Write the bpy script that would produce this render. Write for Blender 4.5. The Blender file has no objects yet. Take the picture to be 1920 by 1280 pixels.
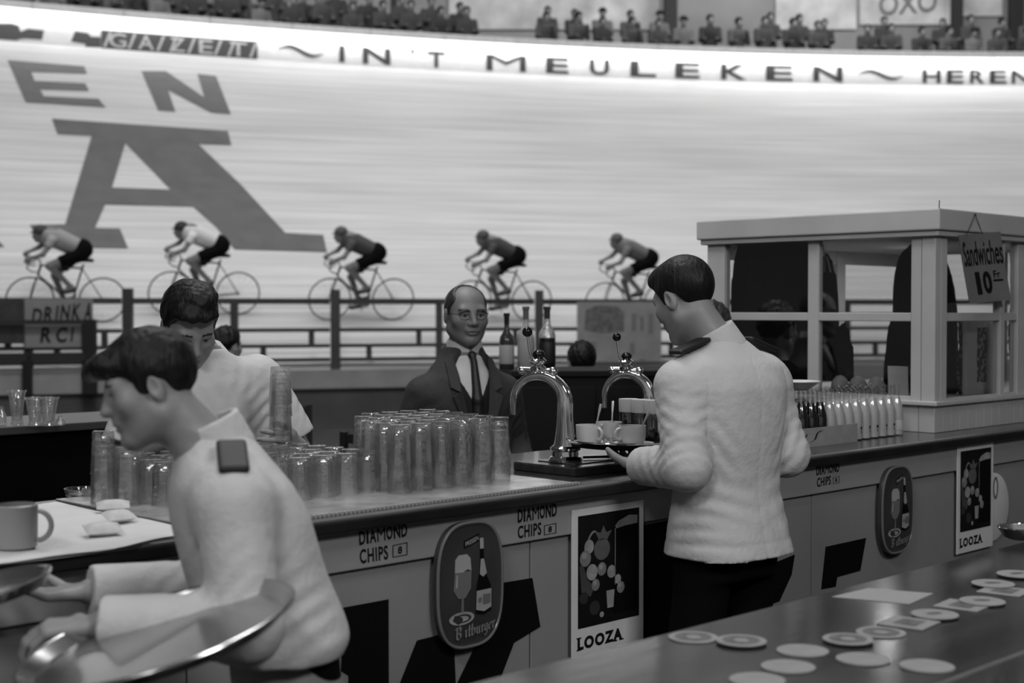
import bpy, bmesh, math, random
import numpy as np
from mathutils import Vector, Matrix
from mathutils.geometry import tessellate_polygon

PI = math.pi
random.seed(7)
rng = np.random.RandomState(11)
SC = bpy.context.scene
COL = SC.collection

# ---------------------------------------------------------------- camera
EYE = Vector((0.0, 0.0, 1.55))
FPX = 2667.0                       # 50 mm on a 36 mm frame, 1920 px wide
PITCH = math.atan(60.0 / FPX)
cam_data = bpy.data.cameras.new('camera')
cam_data.lens = 50.0
cam_data.sensor_width = 36.0
cam_data.clip_end = 300
cam_data.dof.use_dof = True
cam_data.dof.focus_distance = 4.25
cam_data.dof.aperture_fstop = 3.2
cam = bpy.data.objects.new('camera', cam_data)
cam.location = EYE
cam.rotation_euler = (PI / 2 - PITCH, 0, 0)
COL.objects.link(cam)
SC.camera = cam

# ---------------------------------------------------------------- exposure, world, lights
vs = SC.view_settings
vs.view_transform = 'Standard'
vs.look = 'None'
vs.gamma = 1.0
vs.use_curve_mapping = False
vs.exposure = 0.0
SC.cycles.max_bounces = 32
SC.cycles.transmission_bounces = 32
SC.cycles.transparent_max_bounces = 32
SC.cycles.glossy_bounces = 4
SC.cycles.diffuse_bounces = 3
SC.cycles.caustics_reflective = False
SC.cycles.caustics_refractive = True
SC.cycles.sample_clamp_indirect = 4.0
SC.cycles.use_denoising = True

world = bpy.data.worlds.new('world')
SC.world = world
world.use_nodes = True
wb = world.node_tree.nodes['Background']
wb.inputs[0].default_value = (0.05, 0.05, 0.05, 1)
wb.inputs[1].default_value = .8


def area(name, loc, target, sx, sy, power, spread=PI):
    l = bpy.data.lights.new(name, 'AREA')
    l.shape = 'RECTANGLE'
    l.size, l.size_y = sx, sy
    l.energy = power
    l.spread = spread
    o = bpy.data.objects.new(name, l)
    o.location = loc
    d = Vector(target) - Vector(loc)
    o.rotation_euler = d.to_track_quat('-Z', 'Y').to_euler()
    COL.objects.link(o)
    return o


# rows of hall lamps hung over the track
area('track_lamp_row', (-7, 15, 13), (-9.5, 23, 3.2), 7, 1.5, 370, 2.4)
area('track_lamp_row', (0, 17.5, 13.5), (-1.5, 25.5, 3.2), 7, 1.5, 430, 2.4)
area('track_lamp_row', (7, 19, 13.5), (6, 27, 3.2), 7, 1.5, 370, 2.4)
area('track_lamp_row', (14, 19, 13.5), (15, 27, 3.2), 7, 1.5, 300, 2.4)
area('track_lamp_row', (-8, -13, 13), (-9, -22, 3.5), 12, 1.5, 520, 2.4)
area('track_lamp_row', (8, -13, 13), (9, -22, 3.5), 12, 1.5, 520, 2.4)
# lights for the bar; the right-hand one behind the camera is added fill
area('bar_light', (-2.0, -2.2, 5.6), (0.0, 4.2, 1.0), 1.6, 1.0, 125)
area('bar_light', (3.0, -1.2, 4.6), (0.8, 4.6, .9), 1.6, 1.0, 125)
area('bar_light', (-0.6, 5.2, 5.2), (-0.3, 4.6, 1.0), 1.5, 1.0, 55)
area('infield_fill', (-2, 8, 9), (-1, 19, 1.0), 3, 1.2, 420)  # unseen fill light added to brighten the inner wall and railing signs
area('wall_fill', (-6, 27, 12.5), (-7, 38, 8.5), 8, .8, 380)  # this and the next: unseen fill added to brighten the back wall
area('wall_fill', (8, 30, 12.5), (8, 40, 9), 8, .8, 620)

for i, (x, y, z) in enumerate(((-3.5, 1.0, 6.5), (-1.2, 3.2, 7.0), (1.5, 2.0, 6.8), (-2.4, 6.5, 7.2), (2.2, 6.8, 7.2), (0.2, 8.5, 7.4))):  # unseen point lights added to put glints on the glasses
    pl = bpy.data.lights.new('glint_light', 'POINT')
    pl.energy = 95
    pl.shadow_soft_size = .13
    po = bpy.data.objects.new('glint_light', pl)
    po.location = (x, y, z)
    COL.objects.link(po)

# ---------------------------------------------------------------- pixel helpers (1920x1280 frame)
def ray(px, py):
    x, y = (px - 960.0) / FPX, (640.0 - py) / FPX
    c, s = math.cos(PITCH), math.sin(PITCH)
    return Vector((x, c + y * s, -s + y * c))


def hit_h(px, py, h):
    r = ray(px, py)
    k = (h - EYE.z) / r.z
    return EYE + r * k


def at_depth(px, py, Y):
    r = ray(px, py)
    return EYE + r * (Y / r.y)


# bar frame: t runs along the bar (to the right and away), d goes in behind its front edge
BO = Vector((0.445, 4.09, 0.0))
BU = Vector((math.sqrt(.5), math.sqrt(.5), 0))
BN = Vector((-math.sqrt(.5), math.sqrt(.5), 0))
BAR_H = 1.07
FACE = 0.045                       # the front panels stand this far behind the edge of the top


def B(t, d, h):
    return BO + BU * t + BN * d + Vector((0, 0, h))


def to_bar(p):
    q = p - BO
    return q.dot(BU), q.dot(BN), p.z


def hit_d(px, py, d=FACE):
    """the point on the vertical plane d behind the bar edge -> (t, h)"""
    r = ray(px, py)
    k = (d - (EYE - BO).dot(BN)) / r.dot(BN)
    t, _, h = to_bar(EYE + r * k)
    return t, h


def hit_t(px, py, t):
    r = ray(px, py)
    k = (t - (EYE - BO).dot(BU)) / r.dot(BU)
    _, d, h = to_bar(EYE + r * k)
    return d, h


# ---------------------------------------------------------------- materials (the place is seen in greys)
MATS = {}


def lin(v):
    v = v / 255.0
    return v / 12.92 if v <= 0.04045 else ((v + 0.055) / 1.055) ** 2.4


def mat(name, g, rough=0.6, metal=0.0, var=0.0, scale=8.0, bump=0.0, bscale=40.0, stretch=None, coat=0.0, emit=0.0, spec=0.5):
    """grey principled material; var mixes in noise, bump roughens"""
    if name in MATS:
        return MATS[name]
    m = bpy.data.materials.new(name)
    m.use_nodes = True
    nt = m.node_tree
    p = nt.nodes['Principled BSDF']
    p.inputs['Base Color'].default_value = (g, g, g, 1)
    p.inputs['Roughness'].default_value = rough
    p.inputs['Metallic'].default_value = metal
    p.inputs['Specular IOR Level'].default_value = spec
    p.inputs['Coat Weight'].default_value = coat
    if emit:
        p.inputs['Emission Color'].default_value = (1, 1, 1, 1)
        p.inputs['Emission Strength'].default_value = emit
    if var or bump:
        tc = nt.nodes.new('ShaderNodeTexCoord')
        mp = nt.nodes.new('ShaderNodeMapping')
        if stretch:
            mp.inputs['Scale'].default_value = stretch
        nt.links.new(tc.outputs['Object'], mp.inputs[0])
    if var:
        n = nt.nodes.new('ShaderNodeTexNoise')
        n.inputs['Scale'].default_value = scale
        n.inputs['Detail'].default_value = 5
        nt.links.new(mp.outputs[0], n.inputs['Vector'])
        r = nt.nodes.new('ShaderNodeMapRange')
        r.inputs['From Min'].default_value = 0.3
        r.inputs['From Max'].default_value = 0.7
        r.inputs['To Min'].default_value = g * (1 - var)
        r.inputs['To Max'].default_value = g * (1 + var)
        nt.links.new(n.outputs[0], r.inputs[0])
        nt.links.new(r.outputs[0], p.inputs['Base Color'])
    if bump:
        n2 = nt.nodes.new('ShaderNodeTexNoise')
        n2.inputs['Scale'].default_value = bscale
        n2.inputs['Detail'].default_value = 3
        nt.links.new(mp.outputs[0], n2.inputs['Vector'])
        b = nt.nodes.new('ShaderNodeBump')
        b.inputs['Strength'].default_value = bump
        b.inputs['Distance'].default_value = 0.01
        nt.links.new(n2.outputs[0], b.inputs['Height'])
        nt.links.new(b.outputs[0], p.inputs['Normal'])
    MATS[name] = m
    return m


def schlick(nt):
    """mirror share of a thin clear sheet, the same from both sides"""
    lw = nt.nodes.new('ShaderNodeLayerWeight')
    pw = nt.nodes.new('ShaderNodeMath')
    pw.operation = 'POWER'
    pw.inputs[1].default_value = 5
    ma = nt.nodes.new('ShaderNodeMath')
    ma.operation = 'MULTIPLY_ADD'
    ma.inputs[1].default_value, ma.inputs[2].default_value = .86, .14
    nt.links.new(lw.outputs['Facing'], pw.inputs[0])
    nt.links.new(pw.outputs[0], ma.inputs[0])
    return ma


def glass_mat(name, ior=1.5, tint=1.0, film=(.0, .03)):
    if name in MATS:
        return MATS[name]
    m = bpy.data.materials.new(name)
    m.use_nodes = True
    nt = m.node_tree
    nt.nodes.remove(nt.nodes['Principled BSDF'])
    g = nt.nodes.new('ShaderNodeBsdfGlass')
    g.inputs['IOR'].default_value = ior
    g.inputs['Roughness'].default_value = 0.0
    g.inputs['Color'].default_value = (tint, tint, tint, 1)
    t = nt.nodes.new('ShaderNodeBsdfTransparent')
    t.inputs[0].default_value = (.98, .98, .98, 1)
    gl = nt.nodes.new('ShaderNodeBsdfGlossy')
    gl.inputs['Roughness'].default_value = .05
    fr = schlick(nt)
    thin = nt.nodes.new('ShaderNodeMixShader')
    nt.links.new(fr.outputs[0], thin.inputs[0])
    nt.links.new(t.outputs[0], thin.inputs[1])
    nt.links.new(gl.outputs[0], thin.inputs[2])
    mx = nt.nodes.new('ShaderNodeMixShader')       # clear walls with a share of bending light
    mx.inputs[0].default_value = .22
    nt.links.new(thin.outputs[0], mx.inputs[1])
    nt.links.new(g.outputs[0], mx.inputs[2])
    pale_film = nt.nodes.new('ShaderNodeBsdfDiffuse')       # film of drops, whitened to brighten the glass
    pale_film.inputs[0].default_value = (.9, .9, .9, 1)
    mw = nt.nodes.new('ShaderNodeMixShader')
    tc = nt.nodes.new('ShaderNodeTexCoord')
    nz = nt.nodes.new('ShaderNodeTexNoise')
    nz.inputs['Scale'].default_value = 55
    mr = nt.nodes.new('ShaderNodeMapRange')
    mr.inputs['From Min'].default_value, mr.inputs['From Max'].default_value = .42, .72
    mr.inputs['To Min'].default_value, mr.inputs['To Max'].default_value = film[0], film[1]
    nt.links.new(tc.outputs['Object'], nz.inputs['Vector'])
    nt.links.new(nz.outputs[0], mr.inputs[0])
    nt.links.new(mr.outputs[0], mw.inputs[0])
    nt.links.new(mx.outputs[0], mw.inputs[1])
    nt.links.new(pale_film.outputs[0], mw.inputs[2])
    b = nt.nodes.new('ShaderNodeBump')
    b.inputs['Strength'].default_value = .5
    b.inputs['Distance'].default_value = .004
    nt.links.new(nz.outputs[0], b.inputs['Height'])
    for q in (g, gl):
        nt.links.new(b.outputs[0], q.inputs['Normal'])
    nt.links.new(mw.outputs[0], nt.nodes['Material Output'].inputs[0])
    MATS[name] = m
    return m


def pane_mat(name, tint=0.92):
    if name in MATS:
        return MATS[name]
    m = bpy.data.materials.new(name)
    m.use_nodes = True
    nt = m.node_tree
    nt.nodes.remove(nt.nodes['Principled BSDF'])
    t = nt.nodes.new('ShaderNodeBsdfTransparent')
    t.inputs[0].default_value = (tint, tint, tint, 1)
    g = nt.nodes.new('ShaderNodeBsdfGlossy')
    g.inputs['Roughness'].default_value = 0.03
    fr = schlick(nt)
    mx = nt.nodes.new('ShaderNodeMixShader')
    nt.links.new(fr.outputs[0], mx.inputs[0])
    nt.links.new(t.outputs[0], mx.inputs[1])
    nt.links.new(g.outputs[0], mx.inputs[2])
    nt.links.new(mx.outputs[0], nt.nodes['Material Output'].inputs[0])
    MATS[name] = m
    return m


# ---------------------------------------------------------------- things and parts
def tag(o, label=None, cat=None, group=None, kind=None):
    if label:
        o['label'] = label
    if cat:
        o['category'] = cat
    if group:
        o['group'] = group
    if kind:
        o['kind'] = kind
    return o


def thing(name, label, cat, loc=(0, 0, 0), rotz=0.0, group=None, rot=None):
    o = bpy.data.objects.new(name, None)
    o.empty_display_size = 0.05
    COL.objects.link(o)
    o.location = loc
    o.rotation_euler = (0, 0, rotz)
    if rot is not None:
        o.rotation_mode = 'QUATERNION'
        o.rotation_quaternion = rot.to_quaternion()
        k = rot.col[0].length
        o.scale = (k, k, k)
    return tag(o, label, cat, group)


def link(name, me, parent=None, m=None):
    o = bpy.data.objects.new(name, me)
    COL.objects.link(o)
    if parent is not None:
        o.parent = parent
    if m is not None:
        me.materials.clear()
        me.materials.append(m)
    return o


def copy_tree(o, parent=None):
    c = o.copy()
    COL.objects.link(c)
    c.parent = parent
    for ch in o.children:
        copy_tree(ch, c)
    return c


class MB:
    """collects shapes and links them as ONE mesh object"""

    def __init__(s):
        s.v, s.f = [], []

    def add(s, vs, fs):
        n = len(s.v)
        s.v += [tuple(p) for p in vs]
        s.f += [tuple(i + n for i in f) for f in fs]
        return s

    def box(s, lo, hi, bev=0.0, M=None):
        x0, y0, z0 = lo
        x1, y1, z1 = hi
        if bev <= 0:
            vs = [(x0, y0, z0), (x1, y0, z0), (x1, y1, z0), (x0, y1, z0), (x0, y0, z1), (x1, y0, z1), (x1, y1, z1), (x0, y1, z1)]
            fs = [(0, 3, 2, 1), (4, 5, 6, 7), (0, 1, 5, 4), (1, 2, 6, 5), (2, 3, 7, 6), (3, 0, 4, 7)]
        else:
            bm = bmesh.new()
            bmesh.ops.create_cube(bm, size=1)
            for v in bm.verts:
                v.co = Vector(((x0 + x1) / 2 + v.co.x * (x1 - x0), (y0 + y1) / 2 + v.co.y * (y1 - y0), (z0 + z1) / 2 + v.co.z * (z1 - z0)))
            bmesh.ops.bevel(bm, geom=bm.edges[:], offset=bev, segments=2, affect='EDGES', profile=0.5)
            bm.verts.index_update()
            vs = [tuple(v.co) for v in bm.verts]
            fs = [tuple(v.index for v in f.verts) for f in bm.faces]
            bm.free()
        if M is not None:
            vs = [M @ Vector(p) for p in vs]
        return s.add(vs, fs)

    def lathe(s, prof, n=24, c=(0, 0, 0), M=None, cap=True):
        """prof: (radius, z) pairs, turned about z"""
        vs, fs = [], []
        for r, z in prof:
            for k in range(n):
                a = 2 * PI * k / n
                vs.append(Vector((c[0] + r * math.cos(a), c[1] + r * math.sin(a), c[2] + z)))
        for i in range(len(prof) - 1):
            for k in range(n):
                a, b = i * n + k, i * n + (k + 1) % n
                fs.append((a, b, b + n, a + n))
        if cap:
            if prof[0][0] > 1e-5:
                fs.append(tuple(range(n - 1, -1, -1)))
            if prof[-1][0] > 1e-5:
                fs.append(tuple((len(prof) - 1) * n + k for k in range(n)))
        if M is not None:
            vs = [M @ p for p in vs]
        return s.add(vs, fs)

    def tube(s, pts, rad, n=10, closed=False, flat=None):
        """sweeps a circle (or ellipse when flat gives the side ratio) along pts"""
        pts = [Vector(p) for p in pts]
        m = len(pts)
        rad = rad if hasattr(rad, '__len__') else [rad] * m
        up = None
        vs, fs = [], []
        for i, p in enumerate(pts):
            if closed:
                d = pts[(i + 1) % m] - pts[i - 1]
            else:
                d = pts[min(i + 1, m - 1)] - pts[max(i - 1, 0)]
            d.normalize()
            if up is None:
                up = d.orthogonal().normalized()
            else:
                up = (up - d * up.dot(d))
                up = up.normalized() if up.length > 1e-6 else d.orthogonal().normalized()
            w = d.cross(up)
            for k in range(n):
                a = 2 * PI * k / n
                vs.append(p + up * (rad[i] * math.cos(a)) + w * (rad[i] * math.sin(a)))
        for i in range(m if closed else m - 1):
            for k in range(n):
                a, b = i * n + k, i * n + (k + 1) % n
                a2, b2 = ((i + 1) % m) * n + k, ((i + 1) % m) * n + (k + 1) % n
                fs.append((a, b, b2, a2))
        if not closed:
            fs.append(tuple(range(n - 1, -1, -1)))
            fs.append(tuple((m - 1) * n + k for k in range(n)))
        return s.add(vs, fs)

    def sweep(s, pts, w, secs):
        """sections given as lists of (in-plane, across) offsets; across = w"""
        pts = [Vector(p) for p in pts]
        w = Vector(w)
        vs, fs = [], []
        n = len(secs[0])
        for i, p in enumerate(pts):
            d = (pts[min(i + 1, len(pts) - 1)] - pts[max(i - 1, 0)]).normalized()
            u = d.cross(w).normalized()
            for a, b in secs[i]:
                vs.append(p + u * a + w * b)
        for i in range(len(pts) - 1):
            for k in range(n):
                a, b = i * n + k, i * n + (k + 1) % n
                fs.append((a, b, b + n, a + n))
        fs.append(tuple(range(n - 1, -1, -1)))
        fs.append(tuple((len(pts) - 1) * n + k for k in range(n)))
        return s.add(vs, fs)

    def ball(s, c, r, n=16, sc=(1, 1, 1)):
        prof = [(r * math.sin(PI * i / (n // 2)), -r * math.cos(PI * i / (n // 2))) for i in range(n // 2 + 1)]
        prof[0] = (1e-6, -r)
        prof[-1] = (1e-6, r)
        M = Matrix.Translation(c) @ Matrix.Diagonal((sc[0], sc[1], sc[2], 1))
        return s.lathe(prof, n, (0, 0, 0), M)

    def mesh(s, name, smooth=False, angle=None):
        me = bpy.data.meshes.new(name)
        me.from_pydata(s.v, [], s.f)
        me.validate()
        bm = bmesh.new()
        bm.from_mesh(me)
        bmesh.ops.recalc_face_normals(bm, faces=bm.faces[:])
        if smooth:
            for f in bm.faces:
                f.smooth = True
            ang = math.radians(angle or 40)
            for e in bm.edges:
                if len(e.link_faces) == 2 and e.calc_face_angle(0) > ang:
                    e.smooth = False
        bm.to_mesh(me)
        bm.free()
        return me

    def build(s, name, m, parent=None, smooth=False, angle=None):
        return link(name, s.mesh(name, smooth, angle), parent, m)


def struct(o, label=None):
    o['kind'] = 'structure'
    if label:
        o['label'] = label
    return o


# ---------------------------------------------------------------- lettering
_glyph = {}


def glyphs(s, bold=0.0, spacing=1.0):
    """a string as flat triangles scaled into the unit box"""
    key = (s, bold, spacing)
    if key in _glyph:
        return _glyph[key]
    cu = bpy.data.curves.new('t', 'FONT')
    cu.body = s
    cu.offset = bold
    cu.space_character = spacing
    cu.resolution_u = 4
    ob = bpy.data.objects.new('t', cu)
    COL.objects.link(ob)
    dg = bpy.context.evaluated_depsgraph_get()
    me = bpy.data.meshes.new_from_object(ob.evaluated_get(dg))
    v = np.array([tuple(p.co)[:2] for p in me.vertices])
    f = [tuple(p.vertices) for p in me.polygons]
    bpy.data.objects.remove(ob)
    bpy.data.curves.remove(cu)
    bpy.data.meshes.remove(me)
    lo, hi = v.min(0), v.max(0)
    v = (v - lo) / (hi - lo)
    _glyph[key] = (v, f)
    return _glyph[key]


def text_on(mb, s, place, bold=0.02, spacing=1.0):
    """place(u, v) -> 3D point for the unit box of the string"""
    v, f = glyphs(s, bold, spacing)
    mb.add([place(a, b) for a, b in v], f)
    return mb


def nib(mb, strokes, place, nibv=(0.10, 0.10)):
    """broad-nib lettering: each stroke segment swept by the nib"""
    nx, ny = nibv
    for st in strokes:
        for (x0, y0), (x1, y1) in zip(st[:-1], st[1:]):
            q = [(x0 - nx / 2, y0 - ny / 2), (x1 - nx / 2, y1 - ny / 2), (x1 + nx / 2, y1 + ny / 2), (x0 + nx / 2, y0 + ny / 2)]
            mb.add([place(a, b) for a, b in q], [(0, 1, 2, 3)])
    return mb


def poly(mb, loops, place):
    """a flat polygon (first loop outer, the rest holes)"""
    tri = tessellate_polygon([[Vector((a, b, 0)) for a, b in l] for l in loops])
    flat = [p for l in loops for p in l]
    mb.add([place(a, b) for a, b in flat], [tuple(t) for t in tri])
    return mb


def circle(cx, cy, rx, ry=None, n=28, a0=0.0, a1=2 * PI):
    ry = rx if ry is None else ry
    return [(cx + rx * math.cos(a0 + (a1 - a0) * k / n), cy + ry * math.sin(a0 + (a1 - a0) * k / n)) for k in range(n)]

# ---------------------------------------------------------------- figures: smooth bodies from distance fields
def axis(lo, hi, res, fine=()):
    out, x = [], lo
    while x < hi:
        out.append(x)
        r = res
        for a, b, f in fine:
            if a - res <= x <= b:
                r = min(r, f)
        x += r
    return np.array(out, np.float32)


def rc(a, b, r1, r2=None):
    r2 = r1 if r2 is None else r2
    a, b = np.array(a, float), np.array(b, float)
    r = max(r1, r2)
    ba = b - a
    L = max(float(ba @ ba), 1e-9)

    def f(X, Y, Z):
        px, py, pz = X - a[0], Y - a[1], Z - a[2]
        h = np.clip((px * ba[0] + py * ba[1] + pz * ba[2]) / L, 0, 1)
        return np.sqrt((px - h * ba[0]) ** 2 + (py - h * ba[1]) ** 2 + (pz - h * ba[2]) ** 2) - (r1 + (r2 - r1) * h)
    return np.minimum(a, b) - r, np.maximum(a, b) + r, f


def el(c, r, R=None):
    c, r = np.array(c, float), np.array(r, float)
    m = np.full(3, r.max()) if R is not None else r

    def f(X, Y, Z):
        x, y, z = X - c[0], Y - c[1], Z - c[2]
        if R is not None:
            x, y, z = (R[0][0] * x + R[1][0] * y + R[2][0] * z, R[0][1] * x + R[1][1] * y + R[2][1] * z, R[0][2] * x + R[1][2] * y + R[2][2] * z)
        k0 = np.sqrt((x / r[0]) ** 2 + (y / r[1]) ** 2 + (z / r[2]) ** 2)
        k1 = np.sqrt((x / r[0] ** 2) ** 2 + (y / r[1] ** 2) ** 2 + (z / r[2] ** 2) ** 2)
        return k0 * (k0 - 1) / np.maximum(k1, 1e-6)
    return c - m, c + m, f


def bx(c, h, rd=0.0, R=None):
    c, h = np.array(c, float), np.array(h, float)
    m = np.full(3, np.linalg.norm(h)) if R is not None else h

    def f(X, Y, Z):
        x, y, z = X - c[0], Y - c[1], Z - c[2]
        if R is not None:
            x, y, z = (R[0][0] * x + R[1][0] * y + R[2][0] * z, R[0][1] * x + R[1][1] * y + R[2][1] * z, R[0][2] * x + R[1][2] * y + R[2][2] * z)
        qx, qy, qz = np.abs(x) - h[0] + rd, np.abs(y) - h[1] + rd, np.abs(z) - h[2] + rd
        return np.sqrt(np.maximum(qx, 0) ** 2 + np.maximum(qy, 0) ** 2 + np.maximum(qz, 0) ** 2) + np.minimum(np.maximum(qx, np.maximum(qy, qz)), 0) - rd
    return c - m, c + m, f


def smooth(x, xs, ys):
    """monotone-ish cubic through the given sections"""
    h = np.diff(xs)
    d = np.diff(ys) / h
    m = np.concatenate([[d[0]], np.where(d[:-1] * d[1:] > 0, 2 * d[:-1] * d[1:] / np.where(d[:-1] + d[1:] == 0, 1, d[:-1] + d[1:]), 0), [d[-1]]])
    i = np.clip(np.searchsorted(xs, x) - 1, 0, len(h) - 1)
    t = (x - xs[i]) / h[i]
    return (1 + 2 * t) * (1 - t) ** 2 * ys[i] + t * (1 - t) ** 2 * h[i] * m[i] + t * t * (3 - 2 * t) * ys[i + 1] + t * t * (t - 1) * h[i] * m[i + 1]


def loft(zs, rx, ry, cx=None, cy=None, n=2.3):
    """a trunk from horizontal superellipse sections"""
    zs = np.array(zs, float)
    cx = np.zeros_like(zs) if cx is None else np.array(cx, float)
    cy = np.zeros_like(zs) if cy is None else np.array(cy, float)
    rx, ry = np.array(rx, float), np.array(ry, float)
    zd = np.linspace(zs[0], zs[-1], 90)
    rx, ry, cx, cy = [smooth(zd, zs, q) for q in (rx, ry, cx, cy)]
    zs = zd
    lo = np.array([(cx - rx).min(), (cy - ry).min(), zs[0]])
    hi = np.array([(cx + rx).max(), (cy + ry).max(), zs[-1]])

    def f(X, Y, Z):
        z1 = Z.ravel()
        I = lambda v: np.interp(z1, zs, v).reshape(Z.shape).astype(np.float32)
        a, b = I(rx), I(ry)
        q = (np.abs((X - I(cx)) / a) ** n + np.abs((Y - I(cy)) / b) ** n) ** (1 / n)
        d = (q - 1) * np.minimum(a, b)
        return np.maximum(d, np.maximum(zs[0] - Z, Z - zs[-1]))
    return lo, hi, f


class Vol:
    def __init__(s, lo, hi, res, fx=(), fy=(), fz=()):
        s.ax = [axis(lo[0], hi[0], res, fx), axis(lo[1], hi[1], res, fy), axis(lo[2], hi[2], res, fz)]
        s.F = np.full([len(a) for a in s.ax], 0.5, np.float32)

    def _sub(s, lo, hi, m):
        sl = []
        for i in range(3):
            a = int(np.searchsorted(s.ax[i], lo[i] - m))
            b = int(np.searchsorted(s.ax[i], hi[i] + m))
            if b <= a:
                return None
            sl.append(slice(a, b))
        X = s.ax[0][sl[0]][:, None, None]
        Y = s.ax[1][sl[1]][None, :, None]
        Z = s.ax[2][sl[2]][None, None, :]
        return tuple(sl), X, Y, Z

    def add(s, p, k=0.0):
        q = s._sub(p[0], p[1], max(k, 0.0) + 0.03)
        if q is None:
            return s
        sl, X, Y, Z = q
        d = p[2](X, Y, Z).astype(np.float32)
        F = s.F[sl]
        if k > 0:
            h = np.maximum(k - np.abs(F - d), 0) / k
            s.F[sl] = np.minimum(F, d) - h * h * k * 0.25
        else:
            s.F[sl] = np.minimum(F, d)
        return s

    def sub(s, p, k=0.0):
        q = s._sub(p[0], p[1], max(k, 0.0) + 0.01)
        if q is None:
            return s
        sl, X, Y, Z = q
        d = -p[2](X, Y, Z).astype(np.float32)
        F = s.F[sl]
        if k > 0:
            h = np.maximum(k - np.abs(F - d), 0) / k
            s.F[sl] = np.maximum(F, d) + h * h * k * 0.25
        else:
            s.F[sl] = np.maximum(F, d)
        return s

    def clip(s, fn):
        """keep where fn(X,Y,Z) <= 0"""
        X, Y, Z = s.ax[0][:, None, None], s.ax[1][None, :, None], s.ax[2][None, None, :]
        s.F = np.maximum(s.F, fn(X, Y, Z).astype(np.float32))
        return s

    def warp(s, fn):
        X, Y, Z = s.ax[0][:, None, None], s.ax[1][None, :, None], s.ax[2][None, None, :]
        s.F = s.F + fn(X, Y, Z).astype(np.float32)
        return s

    def nets(s):
        F, (xs, ys, zs) = s.F, s.ax
        F[0], F[-1], F[:, 0], F[:, -1], F[:, :, 0], F[:, :, -1] = .1, .1, .1, .1, .1, .1
        S = F < 0
        n = [m - 1 for m in F.shape]
        cnt = np.zeros(n, np.int8)
        for i in (0, 1):
            for j in (0, 1):
                for k in (0, 1):
                    cnt += S[i:n[0] + i, j:n[1] + j, k:n[2] + k]
        ci, cj, ck = np.nonzero((cnt > 0) & (cnt < 8))
        idx = np.full(n, -1, np.int32)
        idx[ci, cj, ck] = np.arange(len(ci))
        acc = np.zeros((len(ci), 3))
        num = np.zeros(len(ci))
        cor = [(i, j, k) for i in (0, 1) for j in (0, 1) for k in (0, 1)]
        for a in cor:
            for ax in range(3):
                if a[ax]:
                    continue
                b = list(a)
                b[ax] = 1
                fa = F[ci + a[0], cj + a[1], ck + a[2]]
                fb = F[ci + b[0], cj + b[1], ck + b[2]]
                m = (fa < 0) != (fb < 0)
                t = np.where(m, fa / np.where(m, fa - fb, 1), 0)
                P = np.stack([xs[ci + a[0]], ys[cj + a[1]], zs[ck + a[2]]], 1).astype(float)
                Q = np.stack([xs[ci + b[0]], ys[cj + b[1]], zs[ck + b[2]]], 1)
                acc += (P + (Q - P) * t[:, None]) * m[:, None]
                num += m
        V = acc / np.maximum(num, 1)[:, None]
        quads = []
        for ax in range(3):
            o1, o2 = (ax + 1) % 3, (ax + 2) % 3
            A = S
            sa = [slice(None)] * 3
            sb = [slice(None)] * 3
            sa[ax] = slice(0, -1)
            sb[ax] = slice(1, None)
            D = A[tuple(sa)] != A[tuple(sb)]
            e = np.array(np.nonzero(D)).T
            ok = (e[:, o1] > 0) & (e[:, o2] > 0) & (e[:, o1] < F.shape[o1] - 1) & (e[:, o2] < F.shape[o2] - 1)
            e = e[ok]
            ins = S[e[:, 0], e[:, 1], e[:, 2]]
            q = []
            for d1, d2 in ((-1, -1), (0, -1), (0, 0), (-1, 0)):
                c = e.copy()
                c[:, o1] += d1
                c[:, o2] += d2
                q.append(idx[c[:, 0], c[:, 1], c[:, 2]])
            q = np.stack(q, 1)
            q[~ins] = q[~ins][:, ::-1]
            quads.append(q)
        Q = np.concatenate(quads)
        return V, Q[(Q >= 0).all(1)]

    def mesh(s, name, relax=1):
        V, Q = s.nets()
        s.F = None
        for _ in range(relax):          # one light smoothing pass takes off the grid steps
            E = np.concatenate([Q[:, [0, 1]], Q[:, [1, 2]], Q[:, [2, 3]], Q[:, [3, 0]]])
            A = np.zeros_like(V)
            N = np.zeros(len(V))
            for c in range(3):
                A[:, c] = np.bincount(E[:, 0], V[E[:, 1], c], len(V)) + np.bincount(E[:, 1], V[E[:, 0], c], len(V))
            N = np.bincount(E[:, 0], minlength=len(V)) + np.bincount(E[:, 1], minlength=len(V))
            V = V * 0.5 + 0.5 * A / np.maximum(N, 1)[:, None]
        me = bpy.data.meshes.new(name)
        me.vertices.add(len(V))
        me.vertices.foreach_set('co', V.astype(np.float32).ravel())
        me.loops.add(Q.size)
        me.loops.foreach_set('vertex_index', Q.astype(np.int32).ravel())
        me.polygons.add(len(Q))
        me.polygons.foreach_set('loop_start', np.arange(0, Q.size, 4, dtype=np.int32))
        me.polygons.foreach_set('use_smooth', np.ones(len(Q), bool))
        me.update(calc_edges=True)
        me.validate()
        return me


def rotm(yaw=0.0, pitch=0.0, roll=0.0):
    """degrees; yaw turns left, pitch nods down, roll tips to the right shoulder"""
    return np.array((Matrix.Rotation(math.radians(yaw), 3, 'Z') @ Matrix.Rotation(math.radians(-pitch), 3, 'X') @ Matrix.Rotation(math.radians(roll), 3, 'Y')))


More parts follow.
